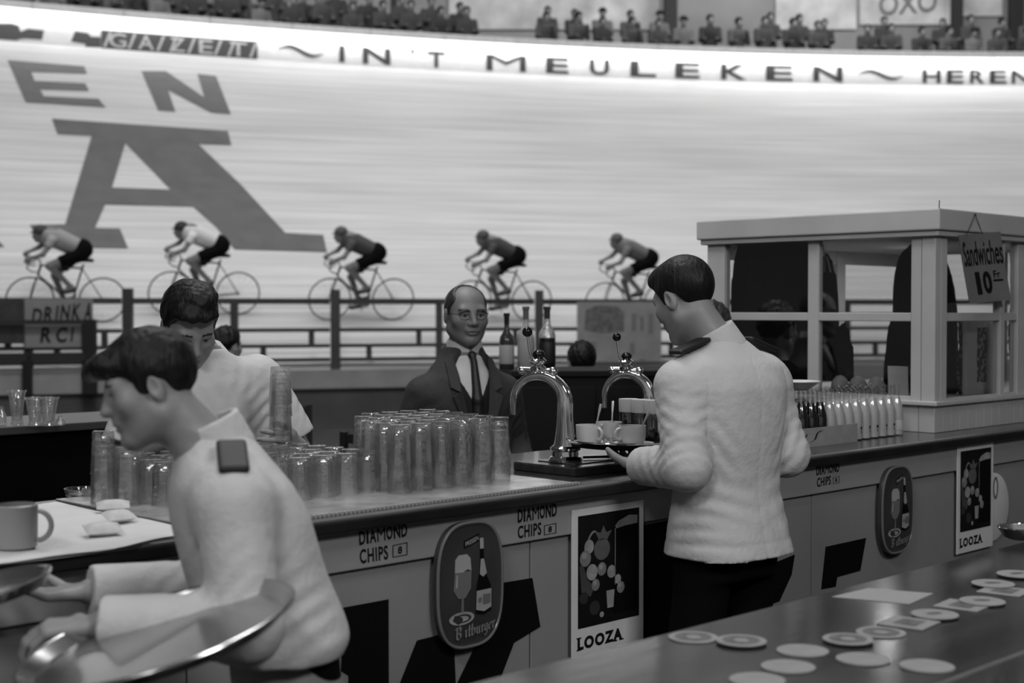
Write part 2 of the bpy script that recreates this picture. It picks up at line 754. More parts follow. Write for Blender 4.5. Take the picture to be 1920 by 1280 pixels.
class Head:
    def __init__(s, c, R, k=0.93, wx=1.0, jaw=1.0):
        s.c, s.R, s.k = np.array(c, float), R, k
        s.w = np.array((wx, 1.0, 1.0))
        s.jaw = jaw

    def P(s, p):
        return s.c + s.R @ (np.array(p, float) * s.w * s.k)

    def rc(s, a, b, r1, r2=None):
        r2 = r1 if r2 is None else r2
        return rc(s.P(a), s.P(b), r1 * s.k, r2 * s.k)

    def el(s, c, r, R2=None):
        return el(s.P(c), np.array(r) * s.w * s.k, s.R if R2 is None else s.R @ R2)

    def local(s, V):
        return (V - s.c) @ s.R / s.k / s.w

    def build(s, v, brow=1.0, nose=1.0):
        jaw = s.jaw
        v.add(s.el((0, -.012, .036), (.076, .097, .088)), .02)
        v.add(s.el((0, .022, -.035), (.062 * jaw, .070, .085)), .03)
        for x in (-1, 1):
            v.add(s.rc((x * .054 * jaw, -.005, -.06), (x * .016, .058, -.106), .020, .017), .03)
            v.add(s.el((x * .044, .058, -.022), (.024, .022, .024)), .025)
        v.add(s.el((0, .070, -.106), (.022, .018, .018)), .02)
        v.add(s.rc((-.036, .074, .024), (.036, .074, .024), .015 * brow), .02)
        for x in (-1, 1):
            v.sub(s.el((x * .032, .096, .004), (.017, .014, .012)), .014)
        for x in (-1, 1):
            v.add(s.el((x * .031, .0745, .003), (.0135, .0125, .0105)), .003)
            v.add(s.rc((x * .019, .085, .0125), (x * .044, .078, .0125), .0042), .006)
        v.add(s.rc((0, .086, .016), (0, .108 * nose, -.030), .0085, .0125), .014)
        for x in (-1, 1):
            v.add(s.el((x * .0125, .096, -.034), (.0085, .010, .008)), .008)
        v.add(s.el((0, .084, -.060), (.026, .014, .016)), .014)
        v.add(s.el((0, .089, -.0635), (.022, .010, .0062)), .005)
        v.add(s.el((0, .087, -.0755), (.019, .010, .0068)), .005)
        v.sub(s.el((0, .100, -.0695), (.024, .012, .0020)), .003)
        for x in (-1, 1):
            t = rotm(x * -22, 0, 0) @ rotm(0, 12, 0)
            v.add(s.el((x * .079, -.012, -.004), (.0085, .019, .033), t), .008)
            v.sub(s.el((x * .087, -.006, .002), (.006, .010, .020), t), .004)

    def paint(s, me, mats):
        """brows, lips and eyes of the one body mesh by where they lie on the head"""
        n = len(me.polygons)
        c = np.zeros(n * 3, np.float32)
        me.polygons.foreach_get('center', c)
        L = s.local(c.reshape(-1, 3).astype(float))
        ax, y, z = np.abs(L[:, 0]), L[:, 1], L[:, 2]
        mi = np.zeros(n, np.int32)
        e = np.sqrt(((ax - .031) / .0130) ** 2 + ((z - .002) / .0052) ** 2)
        front = (y > .05)
        mi[front & (e < 1.0)] = 1
        mi[front & (np.sqrt((ax - .031) ** 2 + (z - .003) ** 2) < .0058) & (e < 1.1) & (y > .07)] = 2
        mi[front & (e >= .95) & (e < 1.35) & (z > .004) & (y > .06)] = 2
        mi[front & (np.abs(z - (.0275 - 9 * (ax - .033) ** 2)) < .0034) & (ax > .014) & (ax < .053) & (y > .05)] = 2
        mi[front & (ax < .023) & (np.abs(z + .0695) < .0075 - 10 * ax * ax) & (y > .080)] = 3
        me.materials.clear()
        for m in mats:
            me.materials.append(m)
        me.polygons.foreach_set('material_index', mi)


def hand_prims(wrist, fdir, palm, side, curl=(25, 30, 20), spread=6, thumb=35, s=1.0):
    """palm, four unequal jointed fingers and a thumb off the side of the palm.
    fdir: way the fingers point, palm: way the palm faces, side: +1 right hand, -1 left"""
    w = np.array(wrist, float)
    f = np.array(fdir, float)
    f /= np.linalg.norm(f)
    p = np.array(palm, float)
    p -= f * (p @ f)
    p /= np.linalg.norm(p)
    x = np.cross(f, p)
    x *= side                       # towards the thumb
    out = []
    base = []
    for i, (o, l) in enumerate(((.028, .082), (.009, .087), (-.010, .083), (-.028, .074))):
        k = w + f * l * s + x * o * s
        base.append(k)
        out.append((rc(w + f * .012 * s + x * o * .6 * s, k, .0125 * s, .0105 * s), .012))
    L = ((.040, .024, .019), (.044, .028, .020), (.041, .026, .020), (.033, .020, .018))
    for i in range(4):
        a = 0
        q = base[i]
        sp = math.radians(spread * (1.5 - i) * 0.5)
        for j in range(3):
            a += math.radians(curl[j] + (i * 3 if j == 0 else 0))
            d = f * math.cos(a) + p * math.sin(a)
            d = d + x * math.sin(sp)
            d /= np.linalg.norm(d)
            e = q + d * L[i][j] * s
            r = (.0092, .0082, .0074, .0066)
            out.append((rc(q, e, r[j] * s, r[j + 1] * s), .004))
            q = e
    a = math.radians(thumb)
    d = f * math.cos(a) * .8 + x * math.sin(a) + p * .35
    d /= np.linalg.norm(d)
    q = w + f * .028 * s + x * .030 * s
    out.append((rc(w + f * .018 * s + x * .012 * s, q, .014 * s, .0135 * s), .012))
    e = q + d * .038 * s
    out.append((rc(q, e, .012 * s, .0098 * s), .008))
    d2 = d + p * .35 + f * .3
    d2 /= np.linalg.norm(d2)
    out.append((rc(e, e + d2 * .028 * s, .0098 * s, .0078 * s), .004))
    return out


def frames(v, J):
    """trunk, limbs and feet of a body; J holds the joints"""
    t = J['trunk']
    v.add(loft(*t), .02)
    for sd in (-1, 1):
        sh, eb, wr = [np.array(q, float) for q in (J['arms'][0] if sd < 0 else J['arms'][1])[:3]]
        v.add(rc(sh, eb, .050, .040), .05)
        v.add(rc(eb, wr, .040, .027), .02)
    for hip, knee, ank, toe in J.get('legs', ()):
        v.add(rc(hip, knee, .060, .050), .03)
        v.add(rc(knee, ank, .050, .037), .03)
        v.add(rc(ank, toe, .040, .034), .02)
    n0, n1, r0, r1 = J['neck']
    v.add(rc(n0, n1, r0, r1), .04)


def mesh_range(pts, pad):
    a = np.array(pts, float)
    return a.min(0) - pad, a.max(0) + pad

# ================================================================ THE HALL
# banked track: a ruled surface between its inner edge and the foot of the boards
H_IN, H_TOP = 0.77, 6.65


def z_in(x):
    return 20.58 - .0138 * (x - 10) ** 2


def z_top(x):
    return 32.6 - .01167 * (x - 12) ** 2


def track(s, v, off=0.0):
    xi = s
    xt = 1.33 * s - 3.3
    a = Vector((xi, z_in(xi), H_IN))
    b = Vector((xt, z_top(xt), H_TOP))
    p = a.lerp(b, v)
    p.z += -0.55 * v * (1 - v)        # the banking steepens outwards
    if off:
        p += Vector((0, -.5, .86)) * off
    return p


def px_of(p):
    q = p - EYE
    c, s_ = math.cos(PITCH), math.sin(PITCH)
    dep = q.y * c - q.z * s_
    up = q.y * s_ + q.z * c
    return 960 + FPX * q.x / dep, 640 - FPX * up / dep


def on_track(px, py, off=0.0):
    """(s, v) of the spot on the track seen at that pixel"""
    v, s = .3, (px - 960) / FPX * 20
    for _ in range(40):
        u, w = px_of(track(s, v, off))
        s += (px - u) / FPX * 22 * .9
        v += (w - py) / 520 * .7
    return s, v


mb = MB()
NS, NV = 90, 14
gs = np.linspace(-14, 20, NS + 1)
for a in gs:
    for j in range(NV + 1):
        mb.v.append(tuple(track(float(a), j / NV)))
for i in range(NS):
    for j in range(NV):
        q = i * (NV + 1) + j
        mb.f.append((q, q + NV + 1, q + NV + 2, q + 1))
me = mb.mesh('banked_track', True, 60)
uv = me.uv_layers.new(name='UVMap')
for p in me.polygons:
    for li in p.loop_indices:
        vi = me.loops[li].vertex_index
        uv.data[li].uv = (gs[vi // (NV + 1)] * 1.1, (vi % (NV + 1)) / NV * 12.0)
m = bpy.data.materials.new('track_boards')
m.use_nodes = True
nt = m.node_tree
pb = nt.nodes['Principled BSDF']
pb.inputs['Roughness'].default_value = .55
pb.inputs['Specular IOR Level'].default_value = .25
tcn = nt.nodes.new('ShaderNodeTexCoord')
out = None
for sx, sy, sc_, lo_, hi_ in ((.10, 5.0, 2.2, .86, 1.0), (.25, .8, 1.2, .90, 1.0), (.05, 1.6, 6.0, .84, 1.0)):
    mp = nt.nodes.new('ShaderNodeMapping')
    mp.inputs['Scale'].default_value = (sx, sy, 1)
    nz = nt.nodes.new('ShaderNodeTexNoise')
    nz.inputs['Scale'].default_value = sc_
    nz.inputs['Detail'].default_value = 4
    mr = nt.nodes.new('ShaderNodeMapRange')
    mr.inputs['From Min'].default_value, mr.inputs['From Max'].default_value = .35, .6
    mr.inputs['To Min'].default_value, mr.inputs['To Max'].default_value = lo_, hi_
    nt.links.new(tcn.outputs['UV'], mp.inputs[0])
    nt.links.new(mp.outputs[0], nz.inputs['Vector'])
    nt.links.new(nz.outputs[0], mr.inputs[0])
    if out is None:
        out = mr.outputs[0]
    else:
        mu = nt.nodes.new('ShaderNodeMath')
        mu.operation = 'MULTIPLY'
        nt.links.new(out, mu.inputs[0])
        nt.links.new(mr.outputs[0], mu.inputs[1])
        out = mu.outputs[0]
mu = nt.nodes.new('ShaderNodeMath')
mu.operation = 'MULTIPLY'
mu.inputs[1].default_value = .64
nt.links.new(out, mu.inputs[0])
nt.links.new(mu.outputs[0], pb.inputs['Base Color'])
track_o = struct(link('banked_track', me, None, m), 'pale wooden banked cycling track curving behind the bar')
track_o['category'] = 'track'

# the opposite banking, behind the camera, closes the ring
mb = MB()
for i in range(25):
    x = -26 + 52 * i / 24
    y = -15.5 - .006 * x * x * -1
    mb.v += [(x, y, .0), (x, y - .1, .77), (x * 1.15, y - 11.5, 6.65), (x * 1.15, y - 11.6, 7.6)]
for i in range(24):
    for k in range(3):
        q = i * 4 + k
        mb.f.append((q, q + 4, q + 5, q + 1))
struct(mb.build('banked_track', mat('track_boards_plain', .50, .55, var=.1, scale=1), None, True, 30), 'pale wooden banking on the opposite side of the hall')

# painted letters on the banking
PAINT = mat('track_paint', .115, .6, var=.12, scale=3)


def track_paint(loops, name):
    tri = tessellate_polygon([[Vector((a, b, 0)) for a, b in l] for l in loops])
    flat = [p for l in loops for p in l]
    mb = MB()
    for t in tri:
        T = [np.array(flat[i], float) for i in t]
        n = max(1, int(max(np.linalg.norm(T[0] - T[1]), np.linalg.norm(T[1] - T[2]), np.linalg.norm(T[0] - T[2])) / 28))
        ix = {}
        vs_, fs_ = [], []
        for i in range(n + 1):
            for j in range(n + 1 - i):
                w = T[0] + (T[1] - T[0]) * i / n + (T[2] - T[0]) * j / n
                ix[i, j] = len(vs_)
                vs_.append(track(*on_track(w[0], w[1], .012), .012))
        for i in range(n):
            for j in range(n - i):
                fs_.append((ix[i, j], ix[i + 1, j], ix[i, j + 1]))
                if i + j < n - 1:
                    fs_.append((ix[i + 1, j], ix[i + 1, j + 1], ix[i, j + 1]))
        mb.add(vs_, fs_)
    return mb.build(name, PAINT, track_o)


track_paint([[(14, 112), (158, 124), (163, 138), (58, 134), (65, 151), (160, 156), (167, 170), (75, 167), (82, 180), (185, 185), (198, 201), (48, 191)]], 'painted_letter')
track_paint([[(265, 133), (311, 133), (383, 182), (370, 138), (405, 142), (433, 214), (396, 211), (315, 168), (329, 209), (297, 207)]], 'painted_letter')
track_paint([[(97, 222), (427, 245), (434, 272), (372, 270), (450, 344), (535, 436), (606, 440), (613, 472), (440, 467), (405, 425), (362, 387), (197, 383),
              (178, 427), (225, 428), (240, 465), (78, 462), (56, 421), (122, 420), (172, 254), (108, 251)], [(235, 268), (320, 355), (210, 351)]], 'painted_letter')
track_paint([[(-60, 448), (-2, 452), (8, 462), (-60, 462)]], 'painted_letter')

# ---------------------------------------------------------------- boards, lamps, stand
def rim(x, back=0.0, h=0.0):
    """a point on the top curve, pushed back outward"""
    k = -2 * .01167 * (x - 12)
    n = Vector((-k, 1, 0)).normalized()
    return Vector((x, z_top(x), h)) + n * back


def ribbon(x0, x1, n, b0, b1, h0, h1, caps=True):
    """a curved bar following the rim: back b0..b1, height h0..h1"""
    mb = MB()
    for i in range(n + 1):
        x = x0 + (x1 - x0) * i / n
        mb.v += [tuple(rim(x, b0, h0)), tuple(rim(x, b1, h0)), tuple(rim(x, b1, h1)), tuple(rim(x, b0, h1))]
    for i in range(n):
        q = i * 4
        for k in range(4):
            mb.f.append((q + k, q + (k + 1) % 4, q + 4 + (k + 1) % 4, q + 4 + k))
    mb.f += [(3, 2, 1, 0), tuple(n * 4 + k for k in range(4))]
    return mb


BOARD_W = mat('board_white', .72, .5, var=.05)
BOARD_D = mat('board_dark', .05, .5)
LETTER = mat('board_letter', .035, .5)
bd = thing('advertising_board', 'long white advertising board with spaced capitals along the top of the track', 'advertising board', rim(0, 0, H_TOP))
bdM = Matrix.Translation(-Vector(bd.location))


def shift(mb, M):
    mb.v = [tuple(M @ Vector(p)) for p in mb.v]
    return mb


shift(ribbon(-16, 20, 80, .10, .16, H_TOP - .02, 7.30), bdM).build('board_panel', BOARD_W, bd, True, 30)
BH0, BH1 = 6.72, 7.06


def x_at(px, back=.09, h=6.9):
    x = (px - 960) / FPX * 30
    for _ in range(30):
        u, _w = px_of(rim(x, back, h))
        x += (px - u) / FPX * 30
    return x


def board_text(s, p0, p1, h0=BH0, h1=BH1, m=LETTER, bold=.03, back=.085, parent=None, name='lettering'):
    x0, x1 = x_at(p0), x_at(p1)
    mb = MB()
    text_on(mb, s, lambda a, b: rim(x0 + (x1 - x0) * a, back, h0 + (h1 - h0) * b), bold)
    return shift(mb, bdM).build(name, m, parent or bd)


for ch, p0, p1 in (('I', 636, 646), ('N', 680, 732), ('T', 802, 834), ('M', 912, 986), ('E', 1024, 1066), ('U', 1106, 1142), ('L', 1182, 1230),
                   ('E', 1266, 1312), ('K', 1352, 1400), ('E', 1436, 1486), ('N', 1525, 1580), ('H', 1730, 1764), ('E', 1775, 1807), ('R', 1819, 1846), ('E', 1856, 1887), ('N', 1897, 1931)):
    board_text(ch, p0, p1, h1=BH1 - (.04 if p0 > 1700 else 0), bold=0.0 if ch == 'M' else .022)
board_text("'", 771, 776, 6.98, 7.10)
for pc, w in ((564, 84), (1652, 82)):       # the curling flourishes between the names
    mb = MB()
    x0, x1 = x_at(pc - w / 2), x_at(pc + w / 2)
    n = 16
    pts = [(i / n, .5 + .24 * math.sin(i / n * 2 * PI * .92 + .25)) for i in range(n + 1)]
    for (a, b), (c, d) in zip(pts[:-1], pts[1:]):
        wa, wc = .10 * math.sin(PI * a) + .025, .10 * math.sin(PI * c) + .025
        q = [(a, b - wa), (c, d - wc), (c, d + wc), (a, b + wa)]
        mb.add([rim(x0 + (x1 - x0) * e, .085, 6.72 + .34 * g) for e, g in q], [(0, 1, 2, 3)])
    shift(mb, bdM).build('flourish', LETTER, bd)
# the dark board at the left end, its name in light outline letters, and the bottle shapes before it
dk = thing('advertising_board', 'dark stretch of rim board lettered in pale slanting capitals', 'advertising board', rim(-9, 0, H_TOP))
bdM = Matrix.Translation(-Vector(dk.location))
shift(ribbon(x_at(190), x_at(482), 20, .05, .095, H_TOP - .01, 7.02), bdM).build('board_panel', BOARD_D, dk, True, 30)
PALE = mat('board_pale', .42, .5)
for ch, p0, p1, sl in (('G', 204, 236, 0), ('A', 258, 288, 0), ('Z', 318, 346, 0), ('E', 372, 398, 0), ('T', 430, 462, 0)):
    board_text(ch, p0, p1, 6.70, 6.98, PALE, .012, .045, dk)
for p0 in (192, 238, 292, 316, 350, 400, 425, 466):
    x0 = x_at(p0)
    mb = MB()
    mb.add([rim(x0 + a, .045, h) for a, h in ((0, 6.69), (.05, 6.69), (.16, 6.99), (.11, 6.99))], [(0, 1, 2, 3)])
    shift(mb, bdM).build('slash', PALE, dk)
bt = thing('advertising_board', 'white rim board at far left painted with dark bottle shapes', 'advertising board', rim(-13, 0, H_TOP))
bdM = Matrix.Translation(-Vector(bt.location))
shift(ribbon(x_at(-90), x_at(188), 20, .05, .095, H_TOP - .01, 7.02), bdM).build('board_panel', BOARD_W, bt, True, 30)
for pts in (((-20, 0), (30, 0), (36, .10), (48, .16), (78, .16), (82, .75), (52, .78), (38, .55), (34, .90), (20, 1.0), (-20, .85)),
            ((132, .20), (160, .12), (158, -.05), (188, 0), (188, .62), (170, .60), (164, .80), (140, .85))):
    mb = MB()
    poly(mb, [pts], lambda a, b: rim(x_at(a), .045, 6.68 + .32 * b))
    shift(mb, bdM).build('painted_bottle', BOARD_D, bt)

# fluorescent lamps end to end above the lettering
TUBE = mat('lit_tube', .9, .4, emit=5.0)
HOUS = mat('lamp_housing', .45, .45, .2, var=.1)


def rim_lamp(xa, xb, lab):
    c = rim((xa + xb) / 2, 0, 7.16)
    t = thing('fluorescent_lamp', lab, 'lamp', c, group='fluorescent lamps along the rim of the track')
    M = Matrix.Translation(-c)
    n = 4
    hb = ribbon(xa, xb, n, -.12, .098, 7.27, 7.335)
    b2 = ribbon(xa, xb, n, -.12, -.10, 7.335, 7.41)
    hb.add(b2.v, b2.f)
    shift(hb, M).build('housing', HOUS, t, True, 30)
    mb = MB()
    g = (xb - xa) * .016
    mb.tube([rim(xa + g + (xb - xa - 2 * g) * i / n, -.02, 7.165) for i in range(n + 1)], .085, 12)
    shift(mb, M).build('tube', TUBE, t, True)
    return t


xe = x_at(1860, 0, 7.16)
LW = 1.55
k = 0
for i in range(-17, 3):
    rim_lamp(xe + i * LW + .006, xe + (i + 1) * LW - .006, 'lit white fluorescent lamp in the line along the track rim')

# stand behind the boards
CONC = mat('stand_concrete', .10, .8, var=.2, scale=2)
st = ribbon(-17, 21, 60, .30, 2.1, 6.0, 6.55)
st2 = ribbon(-17, 21, 60, 2.1, 5.0, 6.0, 6.95)
st.add(st2.v, st2.f)
struct(st.build('floor_stand', CONC, None, True, 30))
wl = ribbon(-22, 25, 60, 6.5, 6.7, 5.0, 15.0)
wall = struct(wl.build('wall_back', mat('hall_wall', .26, .8, var=.25, scale=.5), None, True, 30))

# pale posters and a lettered banner hung on the back wall, a dark pillar
def wall_sheet(p0, p1, q0, q1, name, label, cat, m):
    """a sheet hung just in front of the back wall between two columns and rows of the picture"""
    def pt(px, py):
        x = x_at(px, 6.4, 10)
        p = rim(x, 6.4, 0)
        p.z = at_depth(px, py, p.y).z
        return p
    c = pt((p0 + p1) / 2, q1)
    o = thing(name, label, cat, c)
    mb = MB()
    n = 5
    for i in range(n + 1):
        px = p0 + (p1 - p0) * i / n
        a, b = pt(px, q1), pt(px, q0)
        back = Vector((0, .04, 0))
        mb.v += [tuple(a - c), tuple(b - c), tuple(a + back - c), tuple(b + back - c)]
    for i in range(n):
        q = i * 4
        mb.f += [(q, q + 4, q + 5, q + 1), (q + 2, q + 3, q + 7, q + 6), (q + 1, q + 5, q + 7, q + 3), (q, q + 2, q + 6, q + 4)]
    mb.f += [(0, 1, 3, 2), (n * 4, n * 4 + 2, n * 4 + 3, n * 4 + 1)]
    mb.build('sheet', m, o)
    return o, c, lambda px, py: pt(px, py) + Vector((0, -.03, 0)) - c


SH1 = mat('wall_sheet_pale', .6, .7, var=.35, scale=1.2)
SH2 = mat('wall_sheet_grey', .5, .7, var=.3, scale=1.5)
wall_sheet(842, 1236, -90, 55, 'wall_panel', 'wide mid grey panel on the back wall above the crowd', 'panel', SH2)
wall_sheet(1455, 1606, -90, 55, 'wall_poster', 'pale wall poster above the crowd left of the lettered banner', 'poster', SH1)
o, c, pt = wall_sheet(1612, 1782, -90, 46, 'wall_banner', 'pale wall banner lettered OXO above the crowd', 'banner', SH1)
mb = MB()
text_on(mb, 'OXO', lambda a, b: pt(1648 + 108 * a, 30 - 40 * b + a * -8), .015)
mb.build('lettering', mat('banner_grey', .17, .7), o)
wall_sheet(1806, 1880, -90, 30, 'wall_poster', 'small pale wall poster between dark pillars at far right', 'poster', SH1)
DARKP = mat('dark_pillar', .012, .7)


def pillar(px, w, label):
    x = x_at(px, 5.3, 10)
    p = rim(x, 5.3, 0)
    mb = MB().box((-w / 2, -w / 2, 6.9), (w / 2, w / 2, 14.5), .02)
    o = mb.build('pillar', DARKP)
    o.location = (p.x, p.y, 0)
    tag(o, label, 'pillar', None, 'structure')


pillar(1905, .34, 'dark pillar in the stand at far right')
pillar(1795, .26, 'dark pillar in the stand between two wall posters')
pillar(1257, .34, 'dark pillar in the stand right of the grey panel')
pillar(738, .16, 'thin dark pillar in the stand left of the grey panel')

# floor of the infield and the low wall inside the track
fl = MB().box((-24, -16, -.1), (24, 24, 0))
struct(fl.build('floor', mat('infield_floor', .035, .7, var=.25, scale=3)))


def inner(x, back=0.0, h=0.0):
    k = -2 * .0138 * (x - 10)
    n = Vector((-k, 1, 0)).normalized()
    return Vector((x, z_in(x), h)) + n * back


def iribbon(x0, x1, n, b0, b1, h0, h1):
    mb = MB()
    for i in range(n + 1):
        x = x0 + (x1 - x0) * i / n
        mb.v += [tuple(inner(x, b0, h0)), tuple(inner(x, b1, h0)), tuple(inner(x, b1, h1)), tuple(inner(x, b0, h1))]
    for i in range(n):
        q = i * 4
        for k in range(4):
            mb.f.append((q + k, q + (k + 1) % 4, q + 4 + (k + 1) % 4, q + 4 + k))
    mb.f += [(3, 2, 1, 0), tuple(n * 4 + k for k in range(4))]
    return mb


struct(iribbon(-13, 18, 50, -.02, .06, 0, .53).build('wall_infield', mat('inner_wall', .085, .8, var=.2, scale=2)))
struct(iribbon(-13, 18, 50, -.10, .10, .53, .77).build('trim_1', mat('fascia_plank', .26, .6, var=.15, scale=3)))

# wooden railing along the inner edge: bays between the thick posts
RAILM = mat('railing_paint', .035, .55, var=.15, scale=5)


def x_in(px, h=1.2):
    x = (px - 960) / FPX * 18
    for _ in range(30):
        u, _w = px_of(inner(x, 0, h))
        x += (px - u) / FPX * 18
    return x


def bar_between(mb, pa, pb, w, hh):
    """a square bar from pa to pb"""
    pa, pb = Vector(pa), Vector(pb)
    d = (pb - pa).normalized()
    s_ = d.cross(Vector((0, 0, 1)))
    s_ = Vector((1, 0, 0)) if s_.length < .1 else s_.normalized()
    u = s_.cross(d)
    vs_ = []
    for p in (pa, pb):
        for a, b in ((-1, -1), (1, -1), (1, 1), (-1, 1)):
            vs_.append(p + s_ * a * w / 2 + u * b * hh / 2)
    mb.add(vs_, [(0, 1, 2, 3), (7, 6, 5, 4), (0, 4, 5, 1), (1, 5, 6, 2), (2, 6, 7, 3), (3, 7, 4, 0)])
    return mb


bays = [-530, -145, 240, 629, 1011, 1395, 1780, 2160]
HT, HM, HL, HB = 1.655, 1.285, 1.08, .90    # top, middle, lower and bottom rail heights
rl = ['far left, mostly outside the frame', 'behind the board lettered DRINK', 'behind the bowed barman', 'left of the balding man',
      'between the balding man and the waiter in the white jacket', 'behind the sandwich kiosk on the left', 'behind the sandwich kiosk on the right']
for i in range(len(bays) - 1):
    xa, xb = x_in(bays[i]), x_in(bays[i + 1])
    xm = (xa + xb) / 2
    c = inner(xa, 0, .77)
    t = thing('wooden_railing', 'dark wooden track railing bay ' + rl[i], 'railing', c, group='bays of the track railing')

    def part(name, a, b, w, hh):
        bar_between(MB(), Vector(a) - c, Vector(b) - c, w, hh).build(name, RAILM, t)
    part('post', inner(xa, 0, .77), inner(xa, 0, 1.81), .115, .115)
    part('post', inner(xm, .02, .84), inner(xm, .02, HT), .09, .09)
    for h, w in ((HT, .075), (HM, .05), (HL, .05), (HB, .05)):
        part('rail', inner(xa + .03, .02, h), inner(xb - .07, .02, h), .05, w)
    for q in (.16, .40, .64, .88):
        x = xa + (xb - xa) * q
        part('block', inner(x, .02, HL), inner(x, .02, HM) if int(q * 100) in (40, 88) else inner(x, .02, HB), .07, .05)

# ================================================================ THE BAR
R45 = PI / 4
WOOD = mat('bar_wood', .030, .22, var=.35, scale=6, stretch=(.4, 4, 1), coat=.3)
WOODEDGE = mat('bar_edge', .014, .3, var=.3, scale=6)
PANEL = mat('bar_panel', .25, .55, var=.06, scale=3, bump=.08, bscale=30)
PANEL2 = mat('bar_fascia', .28, .55, var=.08, scale=4, bump=.08, bscale=30)
BLACK = mat('black_paint', .004, .7, spec=.12)
INK = mat('black_ink', .008, .6, spec=.15)
BT0, BT1 = -2.9, 3.6
bar = thing('bar_counter', 'long bar counter with dark wooden top and pale painted front', 'bar counter', BO, R45)
MB().box((BT0, .036, 1.038), (BT1, .77, BAR_H), .004).build('countertop', WOOD, bar)
MB().box((BT0, 0, 1.036), (BT1, .030, BAR_H - .006), .005).build('edge_moulding', WOODEDGE, bar)
MB().box((BT0, .001, BAR_H - .008), (BT1, .0358, BAR_H + .001), .003).build('edge_strip', mat('sheen_wood', .11, .35, var=.4, scale=9, stretch=(.3, 6, 6)), bar)  # paler tone stands in for light glancing off the dark top
_, fb = hit_d(855, 1037, FACE - .012)
MB().box((BT0, FACE - .014, fb), (BT1, FACE + .004, 1.040), .003).build('fascia', PANEL2, bar)
seams = [BT0, hit_d(350, 1100)[0], hit_d(994, 1100)[0], hit_d(1208, 1050)[0], hit_d(1522, 1000)[0], hit_d(1800, 950)[0], BT1]
for a, b in zip(seams[:-1], seams[1:]):
    MB().box((a + .0025, FACE, .10), (b - .0025, FACE + .02, fb - .004), .002).build('front_panel', PANEL, bar)
MB().box((BT0, FACE + .02, .02), (BT1, FACE + .05, 1.03)).build('backing', BLACK, bar)
MB().box((BT0, .10, 0), (BT1, .75, .10)).build('plinth', BLACK, bar)
MB().box((BT0, .70, .10), (BT1, .74, 1.03)).build('rear_panel', BLACK, bar)
for x in np.linspace(BT0 + .02, BT1 - .02, 6):
    MB().box((x - .01, FACE + .05, .1), (x + .01, .70, 1.03)).build('divider', BLACK, bar)


def on_face(off=.0016, d=FACE):
    """place pixel-traced outlines on the front panels of the bar"""
    def f(px, py):
        t, h = hit_d(px, py, d - off)
        return Vector((t, d - off, h))
    return f


z2 = lambda l: [(640 + a / 3, 853 + b / 3) for a, b in l]
z3 = lambda l: [(1280 + a / 3, 853 + b / 3) for a, b in l]
for loop in (z2([(5, 858), (266, 810), (268, 1500), (40, 1560), (40, 1240), (0, 1215)]),
             z2([(425, 1042), (560, 1008), (636, 1100), (652, 1480), (250, 1560), (330, 1280)]),
             z2([(800, 735), (1075, 690), (1120, 965), (972, 1055), (890, 1270), (820, 1440), (560, 1500), (655, 1275), (762, 1055), (800, 900)]),
             z3([(805, 515), (1033, 465), (1000, 650), (870, 686), (862, 740), (780, 755)]),
             z3([(480, 620), (632, 558), (614, 672), (545, 822), (470, 850)]),
             [(1206, 985), (1285, 968), (1290, 1175), (1206, 1198)]):
    poly(MB(), [loop], on_face()).build('painted_letter', BLACK, bar)
for (x0, y0), (x1, y1), (x2, y2) in (((673, 1037), (763, 1018), (673, 1002)), ((971, 992), (1043, 978), (971, 958)), ((1531, 900), (1573, 890), (1531, 876))):
    # DIAMOND CHIPS with its small boxed price: baseline of the first line runs (x0,y0)-(x1,y1); its top left is (x2,y2)
    pass
for bl, br, ul, bl2, br2, ul2, box in (
        ((674, 1022), (764, 1005), (673, 996), (675, 1057), (728, 1048), (674, 1030), ((736, 1022), (764, 1016), (764, 1040), (736, 1045))),
        ((971, 980), (1044, 967), (971, 955), (971, 1010), (1015, 1002), (971, 986), ((1020, 985), (1043, 980), (1043, 999), (1020, 1003))),
        ((1531, 891), (1574, 884), (1531, 874), (1532, 913), (1558, 908), (1532, 896), ((1562, 895), (1574, 892), (1574, 905), (1562, 907)))):
    F = on_face(.0012, FACE - .014)
    mb = MB()

    def quad(a, b, c):
        A, Bx, C = F(*a), F(*b), F(*c)
        return lambda u, v: A + (Bx - A) * u + (C - A) * v
    qd_, x_ = quad(bl, br, ul), 0
    for ch, w_ in (('D', .125), ('I', .042), ('A', .135), ('M', .165), ('O', .13), ('N', .14), ('D', .125)):
        text_on(mb, ch, lambda a, b: qd_(x_ + w_ * a, b), 0.0 if ch == 'M' else .03)
        x_ += w_ + .023
    text_on(mb, 'CHIPS', quad(bl2, br2, ul2), .022, 1.12)
    Q = [F(*p) for p in (box[3], box[2], box[1], box[0])]
    P = lambda u, v: (Q[0] * (1 - u) + Q[1] * u) * (1 - v) + (Q[3] * (1 - u) + Q[2] * u) * v
    poly(mb, [[(0, 0), (1, 0), (1, 1), (0, 1)], [(.06, .06), (.06, .94), (.94, .94), (.94, .06)]], P)
    text_on(mb, '8', lambda u, v: P(.36 + .28 * u, .2 + .6 * v), .03)
    mb.build('stencil_lettering', INK, bar)

